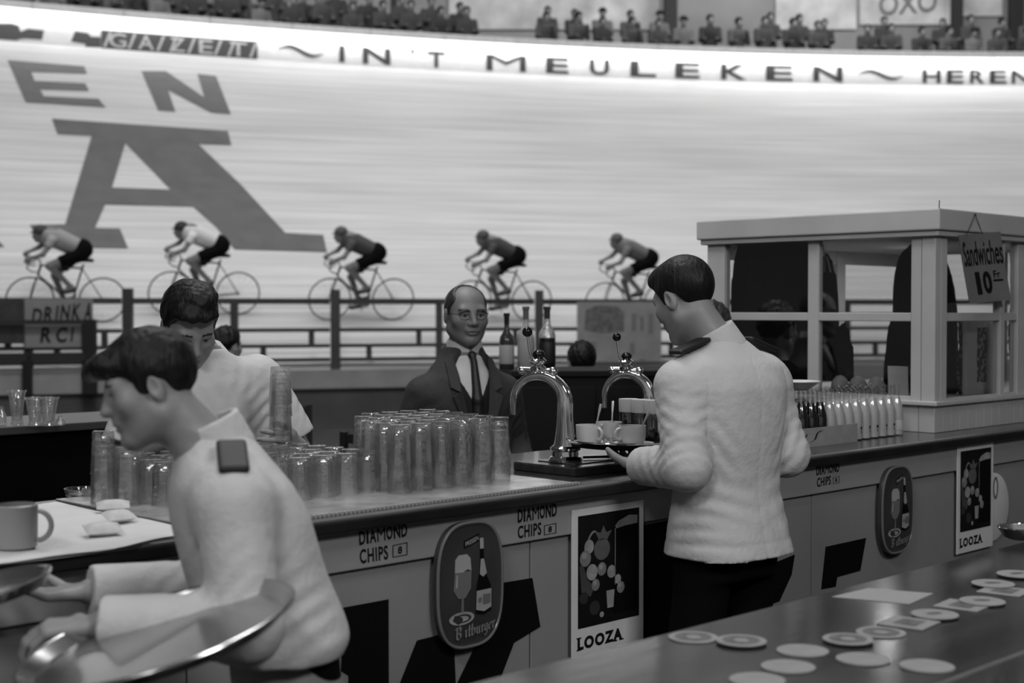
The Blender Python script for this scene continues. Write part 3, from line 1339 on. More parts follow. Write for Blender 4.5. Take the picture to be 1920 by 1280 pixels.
# ---- oval enamel beer signs
S_DARK = mat('sign_dark', .045, .3, var=.25, scale=5)
S_RIM = mat('sign_rim', .16, .25)
S_PALE = mat('sign_pale', .34, .5)
S_MID = mat('sign_mid', .15, .5)
S_GREY = mat('sign_lettering', .22, .5)
BLK = {  # broad-nib strokes of the blackletter name, each letter in a unit-wide cell
    'B': [[(-.1, .85), (.05, 1.0), (.2, .9), (.2, .1), (.0, .0)], [(.2, .9), (.5, 1.05), (.72, .9), (.72, .65), (.45, .52), (.75, .42), (.78, .15), (.5, -.02), (.2, .1)]],
    'i': [[(.2, .6), (.35, .55), (.35, .1), (.5, 0)], [(.33, .8), (.4, .84)]],
    't': [[(.3, .95), (.3, .1), (.5, 0), (.62, .1)], [(.1, .62), (.6, .62)]],
    'b': [[(.15, 1), (.15, .1), (.35, 0), (.62, .15), (.62, .5), (.4, .62), (.15, .5)]],
    'u': [[(.1, .6), (.18, .55), (.18, .1), (.35, 0), (.55, .12)], [(.58, .62), (.58, .1), (.72, 0)]],
    'r': [[(.12, .6), (.25, .55), (.25, .1), (.38, 0)], [(.25, .45), (.45, .62), (.6, .52)]],
    'g': [[(.6, .55), (.4, .62), (.18, .5), (.18, .15), (.38, .03), (.6, .15)], [(.6, .62), (.6, -.2), (.4, -.35), (.18, -.25)]],
    'e': [[(.62, .1), (.4, 0), (.18, .12), (.18, .5), (.42, .62), (.6, .5), (.22, .28)]],
}


def beer_sign(quad, label, dark=1.0):
    """quad: left, right, top, bottom pixels of the sign's outline on the bar front"""
    (lx, ly), (rx, ry), (tx, ty), (bx_, by) = quad
    sd_ = FACE - .020
    tl, hl = hit_d(lx, ly, sd_ - .012)
    tr, hr = hit_d(rx, ry, sd_ - .012)
    _, ht = hit_d(tx, ty, sd_ - .012)
    _, hb = hit_d(bx_, by, sd_ - .012)
    tc_, hc = (tl + tr) / 2, (ht + hb) / 2
    w, h = (tr - tl) / 2, (ht - hb) / 2
    o = thing('oval_beer_sign', label, 'sign', B(tc_, sd_, hb), R45)

    def sup(k, n=48, p=2.9):
        out = []
        for i in range(n):
            a = 2 * PI * i / n
            c, s_ = math.cos(a), math.sin(a)
            out.append((k * w * abs(c) ** (2 / p) * (1 if c >= 0 else -1), h + (h - (1 - k) * w) * abs(s_) ** (2 / p) * (1 if s_ >= 0 else -1)))
        return out
    # domed plate
    mb = MB()
    rings = [(1.0, .004), (1.0, -.010), (.95, -.016), (.90, -.014), (.6, -.022), (.0001, -.025)]
    n = 48
    for k, y in rings:
        mb.v += [(a, y, b if k > .5 else h + (b - h) * .4 * k) for a, b in sup(k)] if k > .5 else [(a * k, y, h + (b - h) * k) for a, b in sup(1.0)]
    for i in range(len(rings) - 1):
        for k in range(n):
            mb.f.append((i * n + k, i * n + (k + 1) % n, (i + 1) * n + (k + 1) % n, (i + 1) * n + k))
    mb.f.append(tuple(range(n)))
    mb.build('plate', S_DARK, o, True, 50)
    rim_ = MB().tube([(a, -.014, b) for a, b in sup(.985)], .0045, 8, True)
    rim_.build('rim', S_RIM, o, True)
    P = lambda u, v: Vector(((u - .5) * 2 * w, -.0275 + .010 * ((2 * u - 1) ** 2 + (2 * v - 1) ** 2 * .8), v * 2 * h))
    # stemmed glass of beer
    g = MB()
    poly(g, [[(.22, .62), (.20, .48), (.27, .41), (.37, .41), (.45, .48), (.46, .62)]], P)
    poly(g, [[(.315, .41), (.345, .41), (.35, .30), (.31, .30)]], P)
    gl = g.build('glass_picture', S_MID, o)
    f = MB()
    poly(f, [[(.22, .62), (.23, .72), (.28, .755), (.40, .755), (.45, .72), (.46, .62), (.40, .635), (.33, .615)]], P)
    f.build('foam', S_PALE, gl)
    f = MB()
    poly(f, [circle(.33, .25, .18, .052)], lambda u, v: P(u, v) + Vector((0, .0006, 0)))
    f.build('coaster', S_PALE, gl)
    f = MB()
    poly(f, [circle(.33, .25, .13, .034), circle(.33, .25, .10, .024)[::-1]], lambda u, v: P(u, v) - Vector((0, .0006, 0)))
    f.build('coaster_ring', S_DARK, gl)
    hb_ = MB()
    poly(hb_, [[(.24, .60), (.225, .5), (.255, .5), (.26, .60)]], lambda u, v: P(u, v) - Vector((0, .0006, 0)))
    hb_.build('highlight', S_PALE, gl)
    # bottle
    b = MB()
    poly(b, [[(.53, .27), (.54, .48), (.57, .56), (.60, .62), (.605, .86), (.655, .86), (.67, .62), (.70, .56), (.77, .48), (.78, .27), (.66, .25)]], P)
    bo = b.build('bottle_picture', BLACK, o)
    b = MB()
    Pm = lambda u, v: P(u, v) - Vector((0, .0008, 0))
    poly(b, [[(.53, .30), (.535, .45), (.775, .45), (.78, .30), (.66, .275)]], Pm)
    lo_ = b.build('label', S_PALE, bo)
    b = MB()
    poly(b, [[(.585, .58), (.605, .70), (.655, .70), (.70, .58), (.64, .555)]], Pm)
    b.build('neck_label', S_PALE, bo)
    b = MB()
    poly(b, [[(.60, .78), (.60, .865), (.66, .865), (.66, .78)]], Pm)
    b.build('foil', S_PALE, bo)
    b = MB()
    poly(b, [[(.64, .335), (.64, .415), (.76, .41), (.76, .335)]], lambda u, v: P(u, v) - Vector((0, .0014, 0)))
    poly(b, [circle(.59, .375, .03, .022, 12)], lambda u, v: P(u, v) - Vector((0, .0014, 0)))
    b.build('label_print', S_MID, bo)
    # small flag over the glass
    fl_ = MB()
    Q = [(.36, .80), (.60, .845), (.60, .905), (.36, .86)]
    poly(fl_, [Q], P)
    fo = fl_.build('flag', BLACK, o)
    fl_ = MB()
    Pf = lambda u, v: Pm(.38 + .20 * u, .815 + .038 * u + .036 * v)
    text_on(fl_, 'PREISEN', Pf, .01)
    fl_.build('flag_lettering', S_PALE, fo)
    # the name in blackletter along the foot
    nm = MB()
    xs_ = [0, .20, .29, .385, .515, .645, .735, .855, .96]
    for ch, x in zip('Bitburger', xs_):
        nib(nm, BLK[ch], lambda u, v, x=x: Pm(.245 + .62 * (x * .93 + u * .145), .085 + .095 * v + .035 * (x + u * .13)), (.26, .11))
    nm.build('name_lettering', S_GREY, o)
    return o


beer_sign(((819, 1095), (941, 1075), (880, 978), (882, 1212)), 'oval beer sign left of the fruit poster, between black letters on the bar front')
beer_sign(((1653, 962), (1711, 950), (1683, 874), (1683, 1036)), 'smaller looking oval beer sign hung right of the white-jacketed waiter')

# ---- fruit juice posters
PAPER = mat('poster_paper', .66, .6, var=.05)
FRUITS = [mat('fruit_%d' % i, g, .5, var=.2, scale=30) for i, g in enumerate((.30, .20, .11, .06, .03))]


def juice_poster(TL, TR, BL, BR, label):
    sd_ = FACE - .0150
    t0, h1 = hit_d(*TL, sd_ - .005)
    t1, _ = hit_d(*TR, sd_ - .005)
    _, h0 = hit_d(*BL, sd_ - .005)
    o = thing('juice_poster', label, 'poster', B(t0, sd_, h0), R45)
    w, h = t1 - t0, h1 - h0
    MB().box((0, -.005, 0), (w, 0, h), .001).build('sheet', PAPER, o)
    P = lambda u, v, k=1: Vector((u * w, -.005 - .0007 * k, v * h))
    p = MB()
    poly(p, [[(.075, .20), (.93, .20), (.93, .955), (.075, .955)]], P)
    pic = p.build('picture', mat('picture_dark', .008, .5, spec=.2, var=.3, scale=9), o)

    def blob(name, loops, m, k=2):
        q = MB()
        for l in loops:
            poly(q, [l], lambda u, v: P(u, v, k))
        q.build(name, m, pic)
    # tall dark bottle, its pale neck, the basket and its fruit, a small glass
    blob('bottle', [[(.56, .25), (.56, .84), (.62, .87), (.90, .86), (.90, .25)]], BLACK)
    blob('bottle_neck', [[(.58, .855), (.63, .885), (.78, .915), (.90, .905), (.90, .85), (.72, .845), (.60, .835)]], FRUITS[0], 3)
    blob('bottle_edge', [[(.575, .45), (.575, .84), (.59, .84), (.585, .45)]], FRUITS[1], 3)
    bk = [(.13 + .32 * i / 14, .62 + .225 * math.sin(PI * (.08 + .84 * i / 14))) for i in range(15)]
    q = MB()
    q.add([P(u, v, 2) for u, v in bk] + [P(u + .012, v - .014, 2) for u, v in bk], [(i, i + 1, i + 16, i + 15) for i in range(14)])
    q.build('basket_handle', FRUITS[1], pic)
    blob('basket', [[(.09, .62), (.12, .44), (.24, .40), (.30, .46), (.20, .52), (.14, .63)]], FRUITS[3])
    blob('pineapple', [circle(.40, .71, .11, .075, 20), [(.36, .77), (.30, .84), (.38, .82), (.42, .87), (.46, .82), (.54, .83), (.47, .77)]], FRUITS[2])
    for i, (u, v, r) in enumerate(((.22, .74, .065), (.17, .665, .075), (.26, .565, .075), (.395, .575, .062), (.53, .545, .06), (.31, .475, .055), (.62, .485, .045), (.66, .425, .055))):
        blob('fruit', [circle(u, v, r, r * w / h, 18)], FRUITS[i % 2], 3)
        blob('fruit_shine', [circle(u - r * .25, v + r * .25, r * .45, r * .45 * w / h, 12)], FRUITS[0], 4)
    blob('dark_fruit', [circle(.30, .32, .07, .05, 16), circle(.15, .40, .06, .04, 16)], FRUITS[4], 2)
    blob('small_glass', [[(.47, .30), (.455, .42), (.57, .42), (.555, .30)]], FRUITS[0], 4)
    blob('cut_fruit', [circle(.395, .265, .03, .02, 12)], FRUITS[0], 3)
    # LOOZA in heavy slab capitals
    q = MB()
    L = lambda u, v: P(.07 + .62 * u, .055 + .085 * v + .004 * u, 1)
    text_on(q, 'LOOZA', L, .055, 1.22)
    for a, b in ((-.02, .08), (.20, None), (.93, 1.03), (.79, .88)):
        if b is not None:
            poly(q, [[(a, -.02), (b, -.02), (b, .09), (a, .09)]], L)
    poly(q, [[(-.02, .91), (.08, .91), (.08, 1.02), (-.02, 1.02)]], L)
    q.build('lettering', INK, o)
    return o


juice_poster((1073, 957), (1207, 937), (1073, 1238), (1207, 1222), 'fruit juice poster between the oval beer sign and the waiter\'s trousers')
juice_poster((1796, 838), (1863, 827), (1793, 1040), (1860, 1024), 'fruit juice poster further right on the bar front, beside the white disc')
t_, h_ = hit_d(1858, 950)
ds = thing('round_sign', 'round white sign partly covered by the far fruit juice poster', 'sign', B(t_, FACE - .006, h_ - .135), R45)
mb = MB()
mb.lathe([(.135, -.004), (.135, .003), (.13, .005), (1e-4, .005)], 40, (0, 0, 0), Matrix.Translation((0, 0, .135)) @ Matrix.Rotation(PI / 2, 4, 'X'))
mb.build('disc', PAPER, ds, True, 40)
mb = MB()
P = lambda u, v: Vector((u, -.0062, .135 + v))
poly(mb, [circle(.015, .075, .022, .045), circle(.015, .075, .012, .032)[::-1]], P)
mb.build('cup_drawing', S_MID, ds)

# ---------------------------------------------------------------- near counter
CH = .95
_, df, _ = to_bar(hit_h(1500, 1122, CH))
_, dn, _ = to_bar(hit_h(1850, 1252, CH))
TOP2 = mat('near_top', .030, .16, var=.4, scale=5, stretch=(.5, 3, 1), bump=.03, bscale=12)
nc = thing('near_counter', 'dark glossy counter in the foreground scattered with beer mats', 'counter', BO, R45)
MB().box((-2.6, dn, CH - .045), (3.2, df, CH), .005).build('countertop', TOP2, nc)
MB().box((-2.6, dn - .012, CH - .05), (3.2, dn, CH + .008), .003).build('edge_strip', mat('edge_strip', .12, .4, var=.3, scale=20), nc)
MB().box((-2.5, dn + .06, 0), (3.1, df - .06, CH - .045)).build('body', BLACK, nc)

MATW = mat('beer_mat', .26, .7, var=.1, scale=20)
MATR = mat('beer_mat_print', .11, .7, var=.4, scale=40)
coast = [  # px, py, kind: ring / plain / square
    (1300, 1196, 'ring', 'at the left end of the row'), (1390, 1206, 'ring', 'second from the left end'),
    (1505, 1221, 'plain', 'lying alone between two ringed mats'), (1590, 1203, 'ring', 'in front of another ringed mat'),
    (1652, 1187, 'ring', 'just behind another, mid counter'), (1618, 1237, 'plain', 'in front of the ringed pair'),
    (1738, 1250, 'plain', 'nearest the front edge on the right'), (1478, 1251, 'plain', 'second from the bottom of the picture'),
    (1420, 1276, 'plain', 'cut by the bottom of the picture'), (1753, 1156, 'round', 'partly over the first square mat'),
    (1704, 1169, 'square', 'in front of a round mat, middle of the row'), (1806, 1136, 'square', 'overlapped by a round mat further right'),
    (1842, 1131, 'round', 'overlapping the second square mat'), (1884, 1109, 'square', 'under the round mat near the right edge'),
    (1862, 1098, 'round', 'lying on a square mat near the right edge'), (1908, 1080, 'round', 'at the right edge beyond all the others')]
ringv = Vector((0, 0, 1))
for i, (px, py, k, where) in enumerate(coast):
    p = hit_h(px, py, CH)
    lift = .0035 if (k == 'round' or i == 1 or i == 3) else 0
    o = thing('beer_mat', {'ring': 'round beer mat with a dark printed ring, ', 'plain': 'plain pale round beer mat ', 'square': 'square printed beer mat ', 'round': 'pale round beer mat '}[k] + where,
              'beer mat', (p.x, p.y, CH + lift), random.uniform(0, 1) if k != 'square' else .9, 'beer mats on the near counter')
    rr = .0455
    if k == 'square':
        MB().box((-rr, -rr, 0), (rr, rr, .0028), .0008).build('card', MATW, o)
        q = MB()
        poly(q, [[(-.028, -.024), (.028, -.024), (.028, .022), (-.028, .022)]], lambda a, b: Vector((a, b, .0032)))
        q.build('print', MATR, o)
    else:
        MB().lathe([(rr - .0006, 0), (rr, .0007), (rr, .0021), (rr - .0006, .0028), (1e-4, .0028)], 40).build('card', MATW, o, True, 40)
        q = MB()
        if k == 'ring':
            poly(q, [circle(0, 0, .034), circle(0, 0, .014)[::-1]], lambda a, b: Vector((a, b, .0032)))
        elif k == 'round':
            poly(q, [circle(0, .002, .018, .010)], lambda a, b: Vector((a, b, .0032)))
        if q.f:
            q.build('print', MATR, o)
q = MB()
cor = [hit_h(*p, CH) for p in ((1560, 1119), (1705, 1133), (1750, 1113), (1628, 1103))]
c0 = cor[0].copy()
q.add([c - c0 + Vector((0, 0, .0012)) for c in cor] + [c - c0 for c in cor], [(0, 1, 2, 3), (7, 6, 5, 4), (0, 4, 5, 1), (1, 5, 6, 2), (2, 6, 7, 3), (3, 7, 4, 0)])
o = q.build('paper_slip', mat('slip_paper', .30, .7))
o.location = c0
tag(o, 'blank pale paper slip at the far side of the near counter', 'paper')
p = hit_h(1915, 1010, CH)
o = thing('ashtray', 'metal ashtray at the right edge of the near counter', 'ashtray', p)
CHROME = mat('chrome', .75, .10, 1.0)
MB().lathe([(.030, 0), (.045, .006), (.060, .03), (.056, .031), (.042, .010), (1e-4, .008)], 32).build('dish', mat('dull_metal', .35, .3, .9), o, True, 50)
MB().tube([(.058 * math.cos(a), .058 * math.sin(a), .031) for a in np.linspace(0, 2 * PI, 33)[:-1]], .0025, 6, True).build('rim', CHROME, o, True)

# ---------------------------------------------------------------- on the bar: drain mat and glasses
GLASS = glass_mat('clear_glass')
t_d, _, _ = to_bar(hit_h(1060, 905, BAR_H))
dm = thing('drain_board', 'ribbed metal drain board under the rows of upturned glasses', 'drain board', BO, R45)
MB().box((-1.50, .05, BAR_H + .0002), (t_d, .75, BAR_H + .005), .001).build('sheet', mat('wet_metal', .50, .22, .35, var=.25, scale=14, bump=.06, bscale=30), dm)
q = MB()
nt_ = 92
for i in range(nt_):
    a = -1.50 + (t_d + 1.50) * i / nt_
    q.box((a, .0365, BAR_H + .0015), (a + (t_d + 1.50) / nt_ * .55, .052, BAR_H + .008))
q.build('toothed_edge', mat('rubber_pale', .30, .6), dm)


def tumbler_mesh(name, h=.105, r0=.033, r1=.0265, base=.014, wall=.0018, n=12):
    """upturned tumbler, rim at z=0"""
    out = [(r0 - wall, 0.0), (r0, 0.0004)]
    out += [(r0 + (r1 - r0) * z / h, z) for z in (h * .3, h * .6, h * .9)]
    out += [(r1 + .0002, h - .003), (r1 - .002, h), (r1 - .006, h - .0012), (1e-4, h - .0015)]
    inn = [(1e-4, h - base * .75), (r1 * .45, h - base * .85), (r1 * .75, h - base * 1.15), (r1 - .003, h - base * 1.7)]
    inn += [(r0 + (r1 - r0) * z / h - wall, z) for z in (h * .75, h * .5, h * .25)]
    prof = out + inn + [(r0 - wall, 0.0)]
    return MB().lathe(prof, n, cap=False).mesh(name, True, 18)


TUM = tumbler_mesh('tumbler')
TALL = tumbler_mesh('tall_tumbler', .125, .031, .025)
for me in (TUM, TALL):
    me.materials.append(GLASS)


def glass_at(me, t, d, h, label, group, name='tumbler'):
    o = bpy.data.objects.new(name, me)
    COL.objects.link(o)
    o.location = B(t, d, h)
    o.rotation_euler = (0, 0, random.uniform(0, 6))
    return tag(o, label, 'glass', group)


DB = BAR_H + .0052
STEP = .036
# single upturned tumblers on the left part, stacked ones to the right
for i in range(8):
    for j in range(6):
        t = -1.36 + i * .0735 + random.uniform(-.003, .003)
        d = .315 + j * .0735 + random.uniform(-.003, .003)
        glass_at(TUM, t, d, DB, 'clear tumbler upturned singly among the shorter rows on the drain board', 'single upturned tumblers on the drain board')
for j in range(6):
    for i in range((6, 6, 6, 5, 5, 4)[j]):
        t = -.445 - i * .0725 + j * .012
        d = .235 + j * .0735
        for k in range(3):
            glass_at(TUM, t, d, DB + k * STEP, 'clear tumbler in the nested upturned stacks at the right of the drain board', 'stacked upturned tumblers on the drain board')
for (px, py, n) in ((400, 862, 3), (425, 868, 2)):
    t, d, _ = to_bar(hit_h(px, py, DB))
    for k in range(n):
        glass_at(TUM, -1.45 - (0 if n == 3 else -.02), .60 if n == 3 else .52, DB + k * STEP, 'clear tumbler in the stacks showing over the passing waiter\'s shoulder', 'tumblers over the passing waiter\'s shoulder')


def upright(me, loc, label, group, name='tumbler', h=.105):
    o = bpy.data.objects.new(name, me)
    COL.objects.link(o)
    o.location = (loc[0], loc[1], loc[2] + h)
    o.rotation_euler = (PI, 0, random.uniform(0, 6))
    return tag(o, label, 'glass', group)


for px, py in ((231, 934), (252, 938)):
    p = hit_h(px, py, BAR_H)
    upright(TALL, p, 'tall clear tumbler standing upright left of the passing waiter', 'upright tumblers at the left of the bar', h=.125)
DISH = MB().lathe([(.030, 0), (.042, .004), (.046, .022), (.043, .022), (.038, .008), (1e-4, .006)], 28, cap=False).mesh('dish', True, 40)
DISH.materials.append(GLASS)
for px, py, w in ((155, 931, 'left'), (188, 931, 'middle'), (220, 934, 'right')):
    o = bpy.data.objects.new('glass_dish', DISH)
    COL.objects.link(o)
    o.location = hit_h(px, py, BAR_H)
    tag(o, 'low clear glass dish at the back edge of the white cloth, %s of three' % w, 'dish', 'glass dishes behind the white cloth')

# white cloth, mug and packets at the left
q = MB()
nx, ny = 26, 18
for i in range(nx + 1):
    for j in range(ny + 1):
        t = -2.45 + .92 * i / nx
        d = -.004 + .66 * j / ny + .03 * math.sin(i * .3)
        h = BAR_H + .004 + .004 * (math.sin(i * .9 + j * .5) + 1) * .5
        q.v.append((t, d, h))
for i in range(nx):
    for j in range(ny):
        a = i * (ny + 1) + j
        q.f.append((a, a + ny + 1, a + ny + 2, a + 1))
base_n = len(q.v)
q.v += [(a, b, BAR_H + .0025) for a, b, c in q.v]
q.f += [tuple(base_n + k for k in f[::-1]) for f in q.f]
o = q.build('bar_cloth', mat('white_cloth', .62, .8, var=.06, scale=6), None, True, 60)
o.location, o.rotation_euler = BO, (0, 0, R45)
tag(o, 'white cloth spread over the left end of the bar top', 'cloth')
p = hit_h(30, 1027, BAR_H + .009)
o = thing('mug', 'grey mug with a loop handle standing on the white cloth', 'mug', p, 0)
MUGM = mat('mug_grey', .30, .35)
MB().lathe([(.036, 0), (.041, .004), (.042, .085), (.0385, .087), (.037, .01), (1e-4, .008)], 32).build('body', MUGM, o, True, 40)
MB().tube([(.040 + .030 * math.sin(a), 0, .045 + .030 * math.cos(a)) for a in np.linspace(.15, PI - .15, 14)], .0055, 8).build('handle', MUGM, o, True)
PK = mat('packet_paper', .52, .7, var=.12, scale=30)
for (px, py, a, w, l, lab) in ((192, 1000, .5, .075, .052, 'paper packet at the front edge of the white cloth'), (222, 975, .75, .07, .05, 'paper packet leaning behind the front one on the white cloth'), (212, 955, .3, .075, .045, 'paper packet furthest back on the white cloth')):
    p = hit_h(px, py, BAR_H + .012)
    q = MB()
    n = 8
    for sgn in (1, -1):
        for i in range(n + 1):
            for j in range(n + 1):
                u, v = i / n * 2 - 1, j / n * 2 - 1
                q.v.append((u * w / 2, v * l / 2, sgn * .011 * (1 - u ** 4) * (1 - v ** 4) + .011))
    for b in (0, (n + 1) ** 2):
        for i in range(n):
            for j in range(n):
                k = b + i * (n + 1) + j
                q.f.append((k, k + n + 1, k + n + 2, k + 1))
    o = q.build('paper_packet', PK, None, True, 70)
    o.location, o.rotation_euler = p, (.25, 0, a)
    tag(o, lab, 'packet', 'paper packets on the white cloth')

# ---------------------------------------------------------------- beer taps
BALL = mat('black_knob', .008, .12)


def tap(base, k, label):
    o = thing('beer_tap', label, 'beer tap', base, math.atan2(.26, -.97))   # local +x is the way the spout reaches
    MB().lathe([(.050, 0), (.052, .006), (.046, .014), (.040, .016), (.039, .030), (.046, .034), (.047, .040), (.040, .046)], 32, M=Matrix.Scale(k, 4)).build('foot', CHROME, o, True, 30)
    pts, secs = [], []

    def sec(w, dp):
        out = []
        for i in range(24):
            a = 2 * PI * i / 24
            c, s_ = math.cos(a), math.sin(a)
            out.append((w * abs(c) ** .45 * (1 if c >= 0 else -1), dp * abs(s_) ** .45 * (1 if s_ >= 0 else -1)))
        return out
    for z, w in ((.042, .036), (.06, .030), (.09, .026), (.13, .023), (.17, .022)):
        pts.append(Vector((0, 0, z)) * k)
        secs.append(sec(w * k, .026 * k))
    R_ = .080
    for i in range(1, 17):
        a = PI * i / 16
        w = .022 - .013 * (i / 16) ** .8
        pts.append(Vector((R_ - R_ * math.cos(a), 0, .17 + R_ * math.sin(a) * 1.05)) * k)
        secs.append(sec(w * k, (.026 - .013 * i / 16) * k))
    pts.append(Vector((2 * R_, 0, .135)) * k)
    secs.append(sec(.0085 * k, .012 * k))
    MB().sweep(pts, (0, 1, 0), secs).build('spout', CHROME, o, True, 50)
    top = Vector((R_ * 1.05, 0, .17 + R_ * 1.05 + .018)) * k
    q = MB()
    q.lathe([(.016, -.012), (.022, -.004), (.024, .006), (.016, .012), (.022, .018), (.026, .026), (.018, .034), (.010, .038)], 24, M=Matrix.Translation(top) @ Matrix.Scale(k, 4))
    q.tube([top + Vector((-.045, 0, -.006)) * k, top + Vector((.045, 0, -.002)) * k], .010 * k, 12)
    q.ball(top + Vector((-.047, 0, -.006)) * k, .015 * k, 14)
    q.ball(top + Vector((.05, 0, -.004)) * k, .013 * k, 14)
    vo = q.build('valve', CHROME, o, True, 35)
    MB().ball(top + Vector((-.002, 0, .045)) * k, .019 * k, 16, (1, 1, .75)).build('valve_cap', BALL, o, True)
    q = MB().tube([top + Vector((.018, 0, .024)) * k, top + Vector((.027, 0, .06)) * k, top + Vector((.032, 0, .10)) * k], .0035 * k, 8)
    lv = q.build('lever', CHROME, o, True)
    MB().ball(top + Vector((.033, 0, .112)) * k, .0155 * k, 18).build('lever_knob', BALL, lv, True)
    return o


SLAB = .026
p = hit_h(1060, 866, BAR_H + SLAB)
tt, dd, _ = to_bar(p)
sl = thing('tap_board', 'dark raised board under the nearer beer tap', 'board', B(tt, dd, BAR_H), R45)
MB().box((-.10, -.13, 0), (.26, .12, SLAB), .004).build('board', WOOD, sl)
MB().box((-.10, -.134, .002), (.26, -.129, SLAB - .002)).build('edge', WOODEDGE, sl)
q = MB()
q.box((-.04, -.075, SLAB), (.22, .075, SLAB + .003), .001)
q.build('drip_plate', mat('drip_metal', .3, .2, .8), sl)
tap(p + Vector((0, 0, .0032)), 1.0, 'nearer chrome arched beer tap with a black ball lever')
p2 = hit_h(1218, 838, BAR_H)
t2, d2, _ = to_bar(p2)
tap(p2, 1.0, 'farther chrome arched beer tap half hidden by the waiter\'s sleeve')
q = MB()
p = hit_h(1125, 860, BAR_H + SLAB + .0032)
q.tube([(-.055, 0, .006), (.02, 0, .006), (.03, 0, .006)], [.004, .004, .006], 8)
q.tube([(.045 + .016 * math.cos(a), .016 * math.sin(a), .006) for a in np.linspace(0, 2 * PI, 17)[:-1]], .004, 8, True)
o = q.build('bottle_opener', CHROME, None, True)
o.location, o.rotation_euler = p, (0, 0, .25)
tag(o, 'chrome bottle opener lying on the board beside the nearer tap', 'bottle opener')

# ---------------------------------------------------------------- soda bottles by the kiosk
SB = [(.010, 0), (.024, .0005), (.0265, .004), (.0265, .085), (.025, .105), (.0165, .135), (.0125, .150), (.0118, .178), (.0138, .180), (.0138, .190), (.0105, .192)]
SBI = [(1e-4, .192)]
BOT = MB().lathe([(1e-4, .003)] + SB + SBI, 20, cap=False).mesh('soda_bottle', True, 35)
LIQ = MB().lathe([(1e-4, .0035), (.0255, .0045), (.0258, .085), (.0243, .105), (.0159, .1345), (.0119, .150), (1e-4, .151)], 18, cap=False).mesh('drink', True, 40)
LBL = MB().lathe([(.0267, .022), (.0268, .0225), (.0268, .058), (.0267, .0585)], 20, cap=False).mesh('label', True, 40)
DIA = MB()
for a0 in (0, PI / 2, PI, 1.5 * PI):
    for dz, s_ in ((.045, .008), (.03, .0045)):
        DIA.add([((.0270) * math.cos(a0 + u / .027), .0270 * math.sin(a0 + u / .027), dz + v) for u, v in ((0, -s_), (s_ * .8, 0), (0, s_), (-s_ * .8, 0))], [(0, 1, 2, 3)])
DIAm = DIA.mesh('emblem')
DARKL = mat('dark_drink', .004, .2)
PALEL = mat('pale_drink', .60, .3)
LBLW = mat('bottle_label', .5, .6)
BOT.materials.append(pane_mat('bottle_glass', .93))


def soda(t, d, kind, label):
    o = bpy.data.objects.new('soda_bottle', None)
    COL.objects.link(o)
    o.location = B(t, d, BAR_H)
    o.rotation_euler = (0, 0, R45 - PI / 2 + random.uniform(-.2, .2))
    tag(o, label, 'bottle', 'soda bottles beside the kiosk')
    link('bottle_body', BOT, o)
    l = link('drink', LIQ, o)
    l.data = LIQ if kind == 'dark' else LIQ2
    if kind == 'label':
        link('label', LBL, o)
    else:
        link('emblem', DIAm, o)
    return o


LIQ.materials.append(DARKL)
LIQ2 = LIQ.copy()
LIQ2.materials.clear()
LIQ2.materials.append(PALEL)
LBL.materials.append(LBLW)
DIAm.materials.append(INK)
ts, dsr, _ = to_bar(hit_h(1500, 840, BAR_H))
te, _, _ = to_bar(hit_h(1680, 815, BAR_H))
nb = 13
for i in range(nb):
    for j in range(3):
        t = ts + (te - ts) * i / (nb - 1)
        kind = 'dark' if (i < 4 and j < 3) else ('label' if (i == nb - 1 and j == 0) else 'pale')
        soda(t, dsr + .035 + j * .06, kind, {'dark': 'small soda bottle of dark drink at the left end of the bottle rows', 'pale': 'small clear-necked soda bottle of pale drink in the bottle rows beside the kiosk',
                                             'label': 'soda bottle with a white paper label at the right end of the front row'}[kind])
ct = thing('drinks_carton', 'low pale printed carton in front of the soda bottles', 'carton', B(ts - .035, dsr - .004, BAR_H), R45)
wct = .40
MB().box((0, 0, 0), (wct, .003, .066)).box((0, .003, 0), (.003, .012, .066)).build('front', mat('carton_card', .30, .7, var=.1, scale=20), ct)
q = MB()
nib(q, [[(.10, .25), (.2, .35), (.30, .7)], [(.38, .25), (.5, .35), (.58, .75), (.7, .8)], [(.14, .2), (.3, .3)]], lambda a, b: Vector((a * wct * .6, -.0008, b * .066)), (.06, .08))
q.build('script_print', INK, ct)
PORC = mat('porcelain', .58, .25)
p = B((ts + te) / 2 - .22, dsr + .10, BAR_H + .1925)
o = thing('shallow_bowl', 'shallow white bowl resting on top of the soda bottles', 'bowl', p)
MB().lathe([(.040, 0), (.045, .004), (.078, .028), (.082, .031), (.080, .033), (.044, .012), (1e-4, .009)], 36).build('bowl', PORC, o, True, 40)

# ---------------------------------------------------------------- sandwich kiosk at the far end of the bar
KP = mat('kiosk_paint', .44, .5, var=.08, scale=4, bump=.06, bscale=25)
KD = mat('kiosk_shadow_gap', .03, .7)
PANE = pane_mat('window_pane')
c = hit_h(1752, 812, BAR_H)
tc, dc, _ = to_bar(c)
KW = hit_t(1326, 560, tc)[0] - dc      # depth of the left face
KL = 1.75
K0 = B(tc, dc, BAR_H + .001)
kio = thing('sandwich_kiosk', 'pale painted wooden kiosk with glazed sides on the end of the bar', 'kiosk', K0, R45)
zt = lambda px, py, t=None: hit_d(px, py, dc)[1] - BAR_H
SILL, MID0, MID1, TOPW = .118, .432, .466, .765
CO0, CO1 = .785, .868
# cornice, roof
MB().box((-.035, -.035, CO0), (KL + .03, KW + .035, CO1), .006).build('cornice', KP, kio)
MB().box((-.022, -.022, CO0 - .022), (KL + .02, KW + .022, CO0 + .001), .004).build('cornice_lip', KP, kio)
